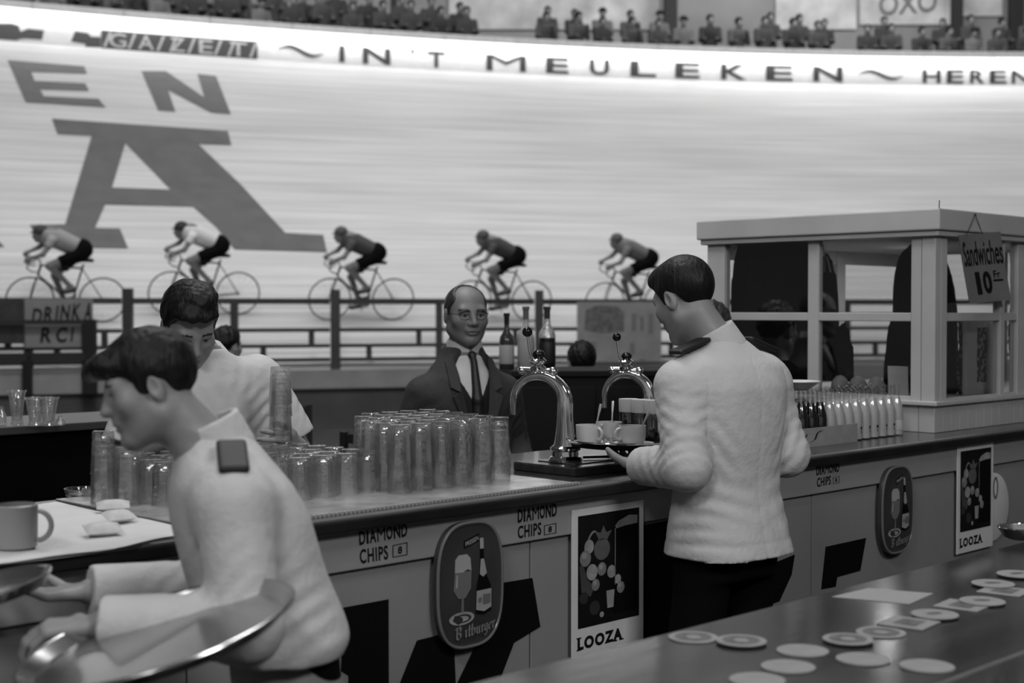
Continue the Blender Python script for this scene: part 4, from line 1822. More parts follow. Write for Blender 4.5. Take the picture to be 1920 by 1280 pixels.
# tongue-and-groove base with its sill
q = MB()
n = 26
for i in range(n):
    q.box((KL * i / n + .0012, 0, 0), (KL * (i + 1) / n - .0012, .018, SILL - .012), .001)
m_ = int(KW / .067)
for i in range(m_):
    q.box((0, KW * i / m_ + .0012, 0), (.018, KW * (i + 1) / m_ - .0012, SILL - .012), .001)
q.build('base_boards', KP, kio)
MB().box((.018, .018, 0), (KL, KW, SILL - .014)).build('base_core', KD, kio)
MB().box((-.018, -.018, SILL - .014), (KL, KW + .018, SILL + .004), .004).build('sill', KP, kio)
MB().box((.02, .80 - dc, -BAR_H), (KL, KW, 0)).build('rear_base', KD, kio)


def dl(px, py=560):
    return hit_t(px, py, tc)[0] - dc


def tl_(px, py=600):
    return hit_d(px, py, dc)[0] - tc


def post(name, lo, hi):
    MB().box(lo, hi, .003).build(name, KP, kio)


# left face: corner post boards, mullion, end post
dA, dB_, dC, dD = dl(1707), dl(1533), dl(1513), dl(1358)
post('corner_post', (0, 0, SILL), (.045, dA * .55, CO0))
post('corner_post', (.004, dA * .55 + .003, SILL), (.045, dA, CO0))
post('mullion', (.006, dB_, SILL), (.04, dC, CO0))
post('corner_post', (0, dD, SILL), (.045, KW, CO0))
# front face
f1, f2, f3, f4, f5 = tl_(1776), tl_(1878), tl_(1886), tl_(1910), tl_(1935)
post('corner_post', (.046, 0, SILL), (f1, .045, CO0))
post('mullion', (f2, .004, SILL), (f3, .04, CO0))
post('mullion', (f4, .004, SILL), (f5, .04, CO0))
post('mullion', (1.15, .004, SILL), (1.22, .04, CO0))
post('corner_post', (KL - .08, 0, SILL), (KL, .045, CO0))
for a, b in ((dA, dB_), (dC, dD)):
    MB().box((.008, a, MID0), (.036, b, MID1), .003).build('rail', KP, kio)
    MB().box((.008, a, TOPW), (.036, b, CO0), .002).build('rail', KP, kio)
    MB().box((.008, a, SILL), (.036, b, SILL + .02), .002).build('rail', KP, kio)
    for z0, z1 in ((SILL + .02, MID0), (MID1, TOPW)):
        MB().box((.020, a, z0), (.023, b, z1)).build('window_pane', PANE, kio)
for a, b in ((f1, f2), (f3, f4), (f5, 1.15), (1.22, KL - .08)):
    MB().box((a, .008, MID0), (b, .036, MID1), .003).build('rail', KP, kio)
    MB().box((a, .008, TOPW), (b, .036, CO0), .002).build('rail', KP, kio)
    MB().box((a, .008, SILL), (b, .036, SILL + .012), .002).build('rail', KP, kio)
    for z0, z1 in ((SILL + .012, MID0), (MID1, TOPW)):
        MB().box((a, .020, z0), (b, .023, z1)).build('window_pane', PANE, kio)
# rear face: posts, rails, open upper panes
for a, b in ((.0, .07), (.50, .57), (.98, 1.05), (KL - .08, KL)):
    post('rear_post', (a + .046 if a == 0 else a, KW - .05, SILL), (b + .03 if a == 0 else b, KW - .005, CO0))
for a, b in ((.10, .50), (.57, .98), (1.05, KL - .08)):
    MB().box((a, KW - .042, MID0 + .01), (b, KW - .012, MID1), .003).build('rail', KP, kio)
    MB().box((a, KW - .042, .70), (b, KW - .012, CO0), .003).build('rail', KP, kio)
# far side
for a, b in ((.045, .10), (KW * .5, KW * .5 + .05)):
    post('side_post', (KL - .045, a, SILL), (KL - .002, b, CO0))
MB().tube([(-.03, -.03, CO1 - .01), (-.032, -.032, CO1 + .03)], .002, 6).build('wire', KD, kio)

# hanging paper sign
SGN = mat('sign_card', .17, .7, var=.1, scale=10)
sg = thing('hanging_sign', 'curling paper sign lettered Sandwiches 10 hung from the kiosk cornice', 'sign', B(tc, dc, BAR_H), R45)
cors = [(1815, 570), (1893, 562), (1876, 434), (1797, 441)]
qd = [Vector((hit_d(x, y, dc - .045)[0] - tc, -.045, hit_d(x, y, dc - .045)[1] - BAR_H)) for x, y in cors]


def SP(u, v, off=0.0):
    p = (qd[0] * (1 - u) + qd[1] * u) * (1 - v) + (qd[3] * (1 - u) + qd[2] * u) * v
    return p + Vector((0, -off - .008 * (1 - v) ** 2 + .012 * math.sin(u * PI), 0))


q = MB()
n = 12
for o_ in (0, -.0015):
    for i in range(n + 1):
        for j in range(n + 1):
            q.v.append(tuple(SP(i / n, j / n, o_)))
for b in (0, (n + 1) ** 2):
    for i in range(n):
        for j in range(n):
            k = b + i * (n + 1) + j
            q.f.append((k, k + n + 1, k + n + 2, k + 1))
q.build('sheet', SGN, sg, True, 60)
q = MB()
for i, (ch, x0, x1, y0, y1) in enumerate((('Sandwiches', .05, .97, .54, .90),) or (('S', .03, .16, .52, .90), ('a', .17, .27, .54, .74), ('n', .28, .38, .55, .74), ('d', .39, .49, .55, .90), ('w', .50, .62, .55, .74), ('i', .63, .66, .56, .82),
                                          ('c', .67, .75, .56, .74), ('h', .76, .84, .56, .90), ('e', .85, .91, .57, .74), ('s', .92, .99, .57, .74))):
    text_on(q, ch, lambda a, b: SP(x0 + (x1 - x0) * a + .02 * b, y0 + (y1 - y0) * b, .0015), .012)
text_on(q, '1', lambda a, b: SP(.28 + .12 * a, .12 + .33 * b, .0015), .04)
text_on(q, '0', lambda a, b: SP(.46 + .20 * a, .12 + .33 * b, .0015), .04)
text_on(q, 'Fr', lambda a, b: SP(.72 + .14 * a, .34 + .11 * b, .0015), .02)
poly(q, [[(.70, .29), (.90, .29), (.90, .32), (.70, .32)]], lambda a, b: SP(a, b, .0015))
q.build('lettering', INK, sg)
q = MB()
a_, b_, t__ = SP(.22, .985), SP(.62, .985), Vector(((SP(.4, 1).x), -.043, CO1 - .012))
q.tube([a_, t__], .0016, 6)
q.tube([t__, b_], .0016, 6)
q.ball(t__, .005, 8)
q.build('hanging_wire', KD, sg)


def K(t, d, h):
    return B(tc + t, dc + d, BAR_H + h)


# inside the kiosk: dark coats on hooks, bread, a card, a framed panel, a spotted scarf
COATM = mat('black_coat', .005, .85, spec=.1, var=.3, scale=12)
FH = SILL + .004


def coat(lo, hi, label, folds, shape, kx, rz=R45):
    """cloth hung from a hook: a folded, flaring body with sleeves"""
    o = thing('dark_coat', label, 'coat', K(*kx), rz)
    v = Vol(lo, hi, .012)
    for p, k in shape:
        v.add(p, k)
    v.warp(lambda X, Y, Z: .007 * np.sin(X * folds + Y * folds * .9 + Z * 6) * np.clip((hi[2] - Z) * 3, 0, 1))
    link('cloth', v.mesh('coat_cloth', 1), o, COATM)
    return o


def dk(px, t=.135):
    return hit_t(px, 560, tc + t)[0] - dc


ya, yb, yt = min(dk(1376), KW - .058), dk(1592), dk(1545)          # left edge, lower right edge, upper right edge of the coat
dm_ = (ya + yb) / 2
hw = (ya - yb) / 2
coat((-.13, -hw - .05, -.02), (.13, hw + .05, .78), 'black coat hanging inside the left windows of the kiosk', 60,
     [(loft([.055, .18, .40, .58, .650], [.048, .046, .042, .036, .025], [hw, hw * .96, hw - (yt - yb) * .30, hw - (yt - yb) * .47, hw - (yt - yb) * .62],
            None, [0, hw * .02, (yt - yb) * .28, (yt - yb) * .45, (yt - yb) * .45]), .03)], (.135, dm_, FH + .006))
kl = bpy.data.lights.new('kiosk_fill', 'AREA')  # unseen light added under the roof to brighten the interior
kl.shape, kl.size, kl.energy = 'DISK', .25, 4.5
ko = bpy.data.objects.new('kiosk_fill', kl)
ko.location = K(.75, KW * .5, .76)
COL.objects.link(ko)
hk = thing('coat_hook', 'bright metal hook with keys on the kiosk mullion', 'hook', K(.052, (dB_ + dC) / 2 - .015, .72), R45)
MB().tube([(0, 0, .03), (.006, 0, 0), (.016, 0, -.02), (.024, 0, -.008)], .004, 8).build('hook', CHROME, hk, True)
q = MB()
for a in (-.012, .0, .012):
    q.tube([(.014, a, -.02), (.016, a * 2, -.06), (.016, a * 2.4, -.085)], .0035, 6)
q.build('keys', mat('key_metal', .25, .3, .8), hk, True)
BR = mat('bread', .26, .8, var=.25, scale=25, bump=.2, bscale=40)
for i, (t, d, r, lab) in enumerate(((.08, dl(1556), .038, 'left'), (.08, dl(1590), .040, 'middle'), (.08, dl(1624), .038, 'right'))):
    v = Vol((-.11, -.08, -.005), (.11, .08, .11), .008)
    v.add(el((0, 0, .03), (.034, r, .042)), .0).add(el((0, 0, .05), (.028, r * .8, .036)), .02)
    v.clip(lambda X, Y, Z: -Z + X * 0 + Y * 0)
    o = link('bread_loaf', v.mesh('bread_loaf'), None, BR)
    o.location, o.rotation_euler = K(t, d, FH), (0, 0, R45 + .06 * (i - 1))
    tag(o, 'rounded bread loaf behind the soda bottles in the kiosk, %s of three' % lab, 'bread', 'loaves in the kiosk')
q = MB().box((-.003, -.045, 0), (.003, .045, .13), .001)
o = q.build('price_card', PAPER)
o.location, o.rotation_euler = K(.10, dl(1662), FH), (0, -.06, R45)
tag(o, 'blank white card standing inside the kiosk by the corner post', 'card')
fx0, fx1 = hit_d(1813, 650, dc + .10)[0] - tc, hit_d(1872, 650, dc + .10)[0] - tc
pf = thing('framed_panel', 'pale narrow framed panel standing inside the front window of the kiosk', 'frame', K((fx0 + fx1) / 2, .10, FH + .001), R45)
w_ = (fx1 - fx0) / 2
q = MB()
q.box((-w_, 0, 0), (-w_ * .35, .02, .31), .002).box((w_ * .35, 0, 0), (w_, .02, .31), .002).box((-w_ * .35, 0, 0), (w_ * .35, .02, .05), .002).box((-w_ * .35, 0, .28), (w_ * .35, .02, .31), .002)
q.build('frame', KP, pf)
SPOT = mat('spotted_cloth', .05, .7)
nt = SPOT.node_tree
vz = nt.nodes.new('ShaderNodeTexVoronoi')
vz.inputs['Scale'].default_value = 45
tcn = nt.nodes.new('ShaderNodeTexCoord')
cr = nt.nodes.new('ShaderNodeValToRGB')
cr.color_ramp.elements[0].color = (.35, .35, .35, 1)
cr.color_ramp.elements[1].color = (.012, .012, .012, 1)
cr.color_ramp.elements[0].position, cr.color_ramp.elements[1].position = .40, .46
nt.links.new(tcn.outputs['Object'], vz.inputs['Vector'])
nt.links.new(vz.outputs['Distance'], cr.inputs[0])
nt.links.new(cr.outputs[0], nt.nodes['Principled BSDF'].inputs['Base Color'])
MB().box((-w_ * .35, .008, .05), (w_ * .35, .012, .28)).build('inset', SPOT, pf)
for px, z0, z1, lab in ((1803, .0, .335, 'spotted scarf hanging left of the framed panel in the kiosk'), (1899, .10, .62, 'spotted scarf hanging in the narrow right window of the kiosk')):
    t = hit_d(px, 650, dc + .16)[0] - tc
    q = MB()
    n = 14
    for sgn in (0, .006):
        for i in range(n + 1):
            for j in range(5):
                q.v.append((-.022 + .011 * j + .018 * (1 - i / n), .012 * math.sin(j * 1.8 + i * .4) + sgn, z0 + (z1 - z0) * i / n))
    for b in (0, (n + 1) * 5):
        for i in range(n):
            for j in range(4):
                k = b + i * 5 + j
                q.f.append((k, k + 1, k + 6, k + 5))
    o = q.build('spotted_scarf', SPOT, None, True, 60)
    o.location, o.rotation_euler = K(t, .16, FH), (0, 0, R45)
    tag(o, lab, 'scarf')

# ---------------------------------------------------------------- back of the island bar
bc = thing('back_counter', 'black back counter at the left with a few glasses on it', 'counter', B(-1.0, 2.40, 0), R45)
MB().box((-1.2, 0, 1.09), (.86, .5, 1.12), .004).build('countertop', mat('back_top', .05, .3), bc)
MB().box((-1.15, .03, 0), (.82, .47, 1.09)).build('body', mat('back_black', .003, .9, spec=.05), bc)
FL = MB().lathe([(1e-4, .004), (.020, 0), (.024, .003), (.020, .02), (.022, .05), (.030, .115), (.036, .13), (.034, .13), (.028, .112), (.019, .05), (.015, .02), (1e-4, .014)], 24, cap=False).mesh('flared_glass', True, 40)
FL.materials.append(GLASS)
for px, py, lab in ((32, 797, 'tall flared glass standing alone on the black back counter'), (66, 798, 'left one of two flared glasses touching on the black back counter'), (91, 798, 'right one of two flared glasses touching on the black back counter')):
    p = hit_h(px, py, 1.12)
    o = bpy.data.objects.new('flared_glass', FL)
    COL.objects.link(o)
    o.location = p
    o.scale = (1, 1, 1) if px == 32 else (1.12, 1.12, .82)
    tag(o, lab, 'glass', 'glasses on the back counter')
for px, lab in ((113, 'tiny glass right of the flared glasses on the back counter'), (3, 'small glass bottle at the left end of the back counter')):
    p = hit_h(px, 797, 1.12)
    o = MB().lathe([(1e-4, .003), (.016, 0), (.018, .004), (.018, .03), (.008, .045), (.008, .06), (.006, .06), (.006, .044), (.015, .03), (.015, .006), (1e-4, .005)], 18, cap=False).build('small_glass', GLASS, None, True)
    o.location = p
    o.scale = (1, 1, .6 if px > 50 else 1.2)
    tag(o, lab, 'glass')

p = at_depth(1000, 690, 7.2)
cab = thing('bar_cabinet', 'dark cabinet behind the taps with liquor bottles on top', 'cabinet', (p.x - .10, 7.05, 0), .12)
CABH = 1.245
CABM = mat('cabinet_dark', .005, .6, spec=.2)
MB().box((0, 0, 0), (.86, .50, CABH - .03), .004).build('body', CABM, cab)
MB().box((-.015, -.02, CABH - .03), (.875, .52, CABH), .004).build('top', CABM, cab)
for a in (.03, .45):
    d_ = MB().box((a, -.016, .08), (a + .38, 0, CABH - .08), .003).build('door', CABM, cab)
    MB().tube([(a + .34, -.03, .62), (a + .34, -.03, .76)], .006, 8).build('handle', mat('dull_metal', .35, .3, .9), d_, True)
LQ = [(1e-4, .002), (.036, 0), (.040, .006), (.040, .15), (.036, .175), (.018, .205), (.0135, .22), (.0130, .285), (.016, .287), (.016, .30), (1e-4, .301)]
for px, sc, body, lab, capm, labm, g in (
        (950, .95, 'dark', 'slim dark liquor bottle with a pale label, left of three on the cabinet', .006, .30, .03),
        (986, 1.06, 'pale', 'pale liquor bottle with silvery shoulders, middle of three on the cabinet', .10, .26, .30),
        (1026, 1.06, 'black', 'black liquor bottle with a pale foil shoulder, right of three on the cabinet', .03, .004, .008)):
    p = at_depth(px, 690, 7.25)
    o = thing('liquor_bottle', lab, 'bottle', (p.x, 7.25, CABH))
    M = Matrix.Scale(sc, 4)
    MB().lathe(LQ, 28, M=M, cap=False).build('bottle_body', mat('liquor_%s' % body, g, .15), o, True, 40)
    MB().lathe([(.0142, .24), (.0145, .285), (.0175, .287), (.0175, .302), (1e-4, .303)], 20, M=M, cap=False).build('cap', mat('cap_%s' % body, capm, .3), o, True, 40)
    q = MB().lathe([(.0405, .03), (.0408, .031), (.0408, .13), (.0405, .131)], 28, M=M, cap=False)
    q.build('label', mat('liquor_label_%s' % body, labm, .5), o, True, 40)
    if body == 'black':
        MB().lathe([(.0402, .150), (.0375, .175), (.020, .206), (.0150, .222), (.0145, .24)], 24, M=Matrix.Scale(sc * 1.01, 4), cap=False).build('foil', mat('foil', .42, .3, .4, var=.5, scale=60), o, True, 60)

# ---------------------------------------------------------------- tray of coffee and tall glasses carried by the standing waiter
TRAYC = Vector((0, 0, 0))


def cup(loc, rz, label):
    o = thing('coffee_cup', label, 'cup', loc, rz, 'coffee cups on the carried tray')
    MB().lathe([(.026, 0), (.032, .004), (.038, .02), (.0395, .056), (.037, .056), (.035, .02), (1e-4, .008)], 30).build('body', PORC, o, True, 40)
    MB().tube([(.037 + .018 * math.sin(a), 0, .032 + .016 * math.cos(a)) for a in np.linspace(.1, PI - .1, 12)], .0042, 8).build('handle', PORC, o, True)
    MB().lathe([(1e-4, .046), (.0365, .046)], 24, cap=False).build('coffee', mat('coffee', .01, .2), o)
    return o


def saucer(loc, label):
    o = MB().lathe([(.030, 0), (.034, .002), (.060, .010), (.062, .012), (.058, .0125), (.030, .005), (1e-4, .004)], 34).build('saucer', PORC, None, True, 40)
    o.location = loc
    return tag(o, label, 'saucer', 'saucers on the carried tray')


def spoon(loc, rz, tilt, label):
    o = thing('teaspoon', label, 'spoon', loc, rz, 'teaspoons in the coffee cups')
    o.rotation_euler = (0, tilt, rz)
    q = MB()
    q.tube([(0, 0, .0), (0, 0, .06), (0, 0, .085), (0, 0, .098)], [.0022, .0025, .0045, .004], 8)
    q.build('handle', mat('spoon_metal', .62, .3, .7), o, True)
    MB().ball((0, 0, -.006), .010, 12, (.35, .8, 1.2)).build('spoon_bowl', mat('spoon_metal', .62, .3, .7), o, True)
    return o


def serving_tray(c, r, label, rot=None, name='serving_tray', m1=None, m2=None):
    o = thing(name, label, 'tray', c, 0, None, rot)
    MB().lathe([(1e-4, -.004), (r * .90, -.004), (r * .99, .012), (r, .014), (r * .985, .016), (r * .89, -.001), (1e-4, -.001)], 56, cap=False).build('plate', m1 or BLACK, o, True, 30)
    MB().tube([(r * .995 * math.cos(a), r * .995 * math.sin(a), .0150) for a in np.linspace(0, 2 * PI, 65)[:-1]], .0032, 8, True).build('rim', m2 or CHROME, o, True)
    return o


tz = 1.155
tcn_ = at_depth(1176, 824, 4.17)
tcn_.z = tz
serving_tray(tcn_, .178, 'black round tray of coffee cups held by the waiter in the white jacket')
for i, (px, py, Y, rz, lab, sp) in enumerate(((1105, 818, 4.12, -.9, 'left in front', (1112, .15)), (1142, 800, 4.23, -2.2, 'behind the other two', (1136, -.1)), (1186, 822, 4.10, 3.5, 'right in front, beside the white sleeve', None))):
    p = at_depth(px, py, Y)
    p.z = tz - .0005
    saucer(p, 'white saucer on the carried tray, ' + lab)
    cup(p + Vector((0, 0, .0052)), rz, 'white coffee cup on the carried tray, ' + lab)
    q = p + Vector((.014 if i != 1 else .008, .010, .0255))
    spoon(q, .3 + i, .22 if i != 2 else -.55, 'teaspoon standing in the coffee cup ' + lab)
DRK = mat('dark_drink', .004, .2)
for px, Y, lab in ((1179, 4.285, 'left of three on the carried tray'), (1203, 4.25, 'middle of three on the carried tray'), (1226, 4.22, 'right of three on the carried tray')):
    p = at_depth(px, 800, Y)
    p.z = tz - .0008
    o = thing('drink_glass', 'dark drink with a pale top, ' + lab, 'glass', p, 0, 'tall drinks on the carried tray')
    MB().lathe([(1e-4, 0), (.025, 0), (.027, .003), (.0295, .125), (.0283, .125), (.0255, .006), (1e-4, .006)], 26, cap=False).build('glass', pane_mat('bottle_glass', .93), o, True, 40)
    MB().lathe([(1e-4, .007), (.0250, .007), (.0268, .088), (1e-4, .088)], 24, cap=False).build('drink', DRK, o, True, 40)
    MB().lathe([(.0295, .088), (.0301, .090), (.0306, .124), (.0300, .127), (1e-4, .1275)], 26, cap=False).build('pale_top', mat('cream_top', .50, .7), o, True, 40)

# ---------------------------------------------------------------- signs hung on the railing, dark barrier
RS = mat('rail_sign', .20, .7, var=.12, scale=4)


def rail_sheet(name, label, p0, p1, q0, q1, back=-.13, m=None):
    Y = inner(x_in(p0), back).y
    a, b = at_depth(p0, q1, Y), at_depth(p1, q0, inner(x_in(p1), back).y)
    o = thing(name, label, 'sign', (a.x, Y, a.z))
    w, h = b.x - a.x, b.z - a.z
    ang = math.atan2(b.y - a.y, w)
    o.rotation_euler = (0, 0, ang)
    w /= math.cos(ang)
    MB().box((0, -.012, 0), (w, .012, h), .003).build('board', m or RS, o)
    return o, w, h


o, w, h = rail_sheet('railing_sign', 'pale sign hand lettered DRINK on the railing at far left', 46, 174, 560, 652)
q = MB()
for ch, u0, u1, v0, v1 in (('D', .10, .24, .50, .80), ('R', .27, .40, .52, .84), ('I', .44, .47, .55, .86), ('N', .51, .64, .56, .88), ('K', .68, .80, .57, .90), ('A', .86, .97, .55, .93), ('R', .22, .38, .10, .42), ('C', .44, .60, .10, .42)):
    text_on(q, ch, lambda a, b: Vector(((u0 + (u1 - u0) * a + .03 * b) * w, -.014, (v0 + (v1 - v0) * b) * h)), .03)
poly(q, [[(.66, .12), (.69, .12), (.72, .42), (.69, .42)]], lambda a, b: Vector((a * w, -.014, b * h)))
q.build('lettering', INK, o)
o, w, h = rail_sheet('railing_sign', 'dark label shaped sign at the left edge beside the DRINK sign', -40, 44, 560, 645, -.14, mat('rail_sign_dark', .02, .6, var=.5, scale=14))
q = MB()
for v, s_ in ((.62, 'MENU'), (.22, 'BAR')):
    pass
o, w, h = rail_sheet('railing_sign', 'grey banner with a dark smudged oval on the railing behind the far tap', 1082, 1240, 566, 676, -.13, mat('rail_banner', .27, .7, var=.15, scale=5))
q = MB()
poly(q, [[(.08, .52), (.10, .86), (.22, .94), (.46, .93), (.55, .82), (.55, .50), (.30, .46)]], lambda a, b: Vector((a * w, -.0135, b * h)))
q.build('emblem', mat('banner_smudge', .13, .7, var=.4, scale=14), o)
for u, v, a, b in ((.64, .5, .06, .3), (.74, .5, .05, .25), (.84, .45, .06, .35), (.12, .12, .1, .2), (.62, .1, .06, .2)):
    q = MB()
    poly(q, [[(u, v), (u + a, v), (u + a, v + b), (u, v + b)]], lambda e, g: Vector((e * w, -.0135, g * h)))
    q.build('print', mat('banner_print', .18, .7), o)
DB_ = mat('barrier_black', .006, .6)
xa, xb = x_in(-120), x_in(163)
ca = inner(xb, -.26, .77)
br = thing('dark_barrier', 'black wooden barrier standing before the DRINK sign at far left', 'barrier', ca)


def bpart(name, a, b, w, hh):
    bar_between(MB(), Vector(a) - ca, Vector(b) - ca, w, hh).build(name, DB_, br)


bpart('post', inner(xb, -.26, .53), inner(xb, -.26, 1.43), .16, .10)
bpart('post', inner(x_in(47), -.26, .53), inner(x_in(47), -.26, 1.02), .10, .08)
bpart('rail', inner(xa, -.26, 1.40), inner(xb, -.26, 1.40), .06, .055)
bpart('rail', inner(xa, -.26, .985), inner(xb, -.26, .985), .06, .10)

# a chair back and a dark chair out on the infield
CHM = mat('chair_wood', .012, .5)


def chair(x, y, rz, label):
    o = thing('wooden_chair', label, 'chair', (x, y, 0), rz)
    MB().box((-.20, -.20, .43), (.20, .20, .46), .008).build('seat', CHM, o)
    for sx in (-1, 1):
        MB().box((sx * .18 - .017, -.20, 0), (sx * .18 + .017, -.166, .43), .003).build('leg', CHM, o)
        MB().box((sx * .18 - .017, .166, 0), (sx * .18 + .017, .20, .92), .003).build('leg', CHM, o)
    for z in (.62, .74, .86):
        MB().box((-.163, .172, z), (.163, .19, z + .05), .003).build('back_slat', CHM, o)
    return o


chair(-1.42, 9.2, .5, 'dark wooden chair on the infield beyond the stack of tumblers')
chair(-.62, 7.4, 2.6, 'dark wooden chair behind the balding man')

# ================================================================ PEOPLE
SKIN = mat('skin', .25, .5, var=.06, scale=20)
SKIND = mat('skin_shade', .17, .5)
LIP = mat('lips', .14, .45)
EYEW = mat('eye_white', .22, .3)
IRIS = mat('iris_brow', .018, .5)
HAIR = mat('dark_hair', .006, .5, spec=.25, var=.4, scale=30, stretch=(1, 1, .2), bump=.5, bscale=90)
HAIR2 = mat('brown_hair', .022, .45, var=.4, scale=30, stretch=(1, 1, .2), bump=.5, bscale=90)
JACK = mat('white_jacket', .54, .75, var=.05, scale=9, bump=.25, bscale=55)
SHIRT = mat('white_shirt', .54, .75, var=.04, scale=9, bump=.2, bscale=60)
SUIT = mat('grey_suit', .022, .8, var=.15, scale=30, bump=.2, bscale=60)
SWEAT = mat('dark_sweater', .007, .9)
TROU = mat('black_trousers', .004, .9, spec=.08)
SHOE = mat('black_shoe', .008, .3)
FACE_M = [SKIN, EYEW, IRIS, LIP]


def rcut(a, b, r1, r2, over=0.0):
    """a tapered sleeve cut square at its far end"""
    lo, hi, f = rc(a, b, r1, r2)
    a, b = np.array(a, float), np.array(b, float)
    d = (b - a) / np.linalg.norm(b - a)

    def g(X, Y, Z):
        return np.maximum(f(X, Y, Z), (X - b[0]) * d[0] + (Y - b[1]) * d[1] + (Z - b[2]) * d[2] - over)
    return lo, hi, g


def fold(v, c, k, rad, amp, ph=0.0):
    """pulls soft creases into the cloth round c; k is the wave direction, length = 2 pi / wavelength"""
    c, k = np.array(c, float), np.array(k, float)
    rad *= .9
    amp *= .62
    k = k * 1.25
    q = v._sub(c - rad * 2.6, c + rad * 2.6, 0)
    if q is None:
        return v
    sl, X, Y, Z = q
    x, y, z = X - c[0], Y - c[1], Z - c[2]
    w = np.exp(-(x * x + y * y + z * z) / (rad * rad))
    s_ = np.sin(k[0] * x + k[1] * y + k[2] * z + ph + 1.2 * np.sin(9 * x + 7 * z))
    v.F[sl] += (amp * w * s_).astype(np.float32)
    return v


def hair_vol(H, hl, top=(.084, .105, .096), c=(0, -.014, .040), rough=.0, cut=(), extra=(), res=.0042):
    """hair: a shell round the skull kept above the hairline hl = (y, z) pairs in head space"""
    r = .17
    v = Vol(H.c - r, H.c + r, res)
    v.add(H.el(c, top))
    for p in extra:
        v.add(p, .02)
    ys, zs_ = np.array([p[0] for p in hl]), np.array([p[1] for p in hl])
    X, Y, Z = v.ax[0][:, None, None] - H.c[0], v.ax[1][None, :, None] - H.c[1], v.ax[2][None, None, :] - H.c[2]
    R = H.R
    ly = (R[0][1] * X + R[1][1] * Y + R[2][1] * Z) / H.k
    lz = (R[0][2] * X + R[1][2] * Y + R[2][2] * Z) / H.k
    h = np.interp(ly.ravel(), ys, zs_).reshape(ly.shape)
    d = ((h - lz) * .7 * H.k).astype(np.float32)
    k = .012
    hh = np.maximum(k - np.abs(v.F - d), 0) / k
    v.F = np.maximum(v.F, d) + hh * hh * k * .25
    for p, kk in cut:
        v.sub(p, kk)
    if rough:
        v.warp(lambda X, Y, Z: rough * (np.sin(X * 130 + Z * 60) * np.sin(Y * 120 - Z * 40) + .6 * np.sin(X * 230 + Y * 210) * np.sin(Z * 190)))
    return v.mesh('hair')


SHORT_HL = [(-.14, -.055), (-.09, -.060), (-.055, -.035), (-.035, .010), (-.005, .022), (.004, -.022), (.022, -.026), (.030, .030), (.055, .062), (.075, .078), (.13, .085)]


def body_mesh(J, H, hands, res=.012, hres=.0034):
    pts = [np.array(q, float) for a in J['arms'] for q in a] + [H.c, np.array([0, 0, 0])]
    pts += [np.array(q, float) for l in J.get('legs', ()) for q in l]
    lo, hi = mesh_range(pts, .20)
    lo[2] = min(lo[2], 0) if not J.get('legs') else min(p[2] for p in pts) - .06
    fx, fy, fz = [], [], []
    c = H.c
    fx.append((c[0] - .11, c[0] + .11, hres))
    fy.append((c[1] - .14, c[1] + .14, hres))
    fz.append((c[2] - .15, c[2] + .15, hres))
    for h in hands:
        w = np.array(h[0], float)
        e = w + np.array(h[1], float) / np.linalg.norm(h[1]) * .10
        for ax, f in enumerate((fx, fy, fz)):
            f.append((e[ax] - .10, e[ax] + .10, .0042))
    v = Vol(lo, hi, res, fx, fy, fz)
    frames(v, J)
    H.build(v)
    for h in hands:
        for p, k in hand_prims(*h[:4], **(h[4] if len(h) > 4 else {})):
            v.add(p, k)
    me = v.mesh('body', 1)
    H.paint(me, FACE_M)
    return me


def legs(hx=.095, z=.92, spread=.11, y0=0.0, y1=0.0):
    return [((-hx, y0, z), (-spread, y0 + .03, .50), (-spread - .01, y1 - .02, .09), (-spread - .03, y1 + .13, .045)),
            ((hx, y0, z), (spread, y0 + .03, .50), (spread + .01, y1 - .02, .09), (spread + .03, y1 + .13, .045))]


def trousers(o, L, waist=1.0, m=TROU, cy=0.0, name='trousers', thigh=.088):
    v = Vol((-.32, -.30 + cy, .03), (.32, .34 + cy, waist + .02), .012)
    v.add(loft([L[0][0][2] - .10, L[0][0][2], waist], [.145, .155, .140], [.105, .11, .10], None, [cy, cy, cy]), .03)
    for hip, knee, ank, toe in L:
        v.add(rc(hip, knee, thigh, .074), .03)
        v.add(rcut(knee, (ank[0], ank[1], .075), .082, .075), .03)
    link(name, v.mesh(name), o, m)
    for hip, knee, ank, toe in L:
        v = Vol((ank[0] - .10, ank[1] - .12, -.01), (ank[0] + .10, toe[1] + .12, .14), .010)
        v.add(rc((ank[0], ank[1] - .02, .055), (toe[0], toe[1] + .03, .042), .050, .042)).add(rc((ank[0], ank[1], .06), (ank[0], ank[1], .11), .045), .03)
        v.clip(lambda X, Y, Z: .002 - Z + 0 * X + 0 * Y)
        link('shoe', v.mesh('shoe'), o, SHOE)


# ---------------------------------------------------------------- waiter in the white jacket, seen from behind
wl_ = B(-.03, -.235, 0)
o = thing('person', 'waiter seen from behind in white jacket with dark epaulettes, carrying a tray at the bar', 'person', wl_, math.radians(37))
H = Head((-.072, .095, 1.578), rotm(4, 20, -3), .88)
J = dict(trunk=([.86, .95, 1.08, 1.25, 1.36, 1.42, 1.47], [.125, .13, .13, .145, .155, .10, .05], [.09, .095, .09, .10, .09, .07, .05], None, [0, 0, 0, 0, .005, .015, .03]),
         arms=[((-.168, .01, 1.365), (-.200, -.05, 1.135), (-.155, .175, 1.115)), ((.160, .01, 1.365), (.195, -.04, 1.145), (.145, .19, 1.135))],
         neck=((0, .0, 1.41), H.P((0, -.03, -.06)), .058, .052), legs=legs(.075))
hands = [((-.150, .185, 1.115), (.18, .98, .08), (.1, -.05, 1), -1, dict(curl=(18, 22, 15), thumb=40)),
         ((.143, .205, 1.135), (-.25, .95, .05), (-.6, 0, -.8), 1, dict(curl=(15, 20, 15)))]
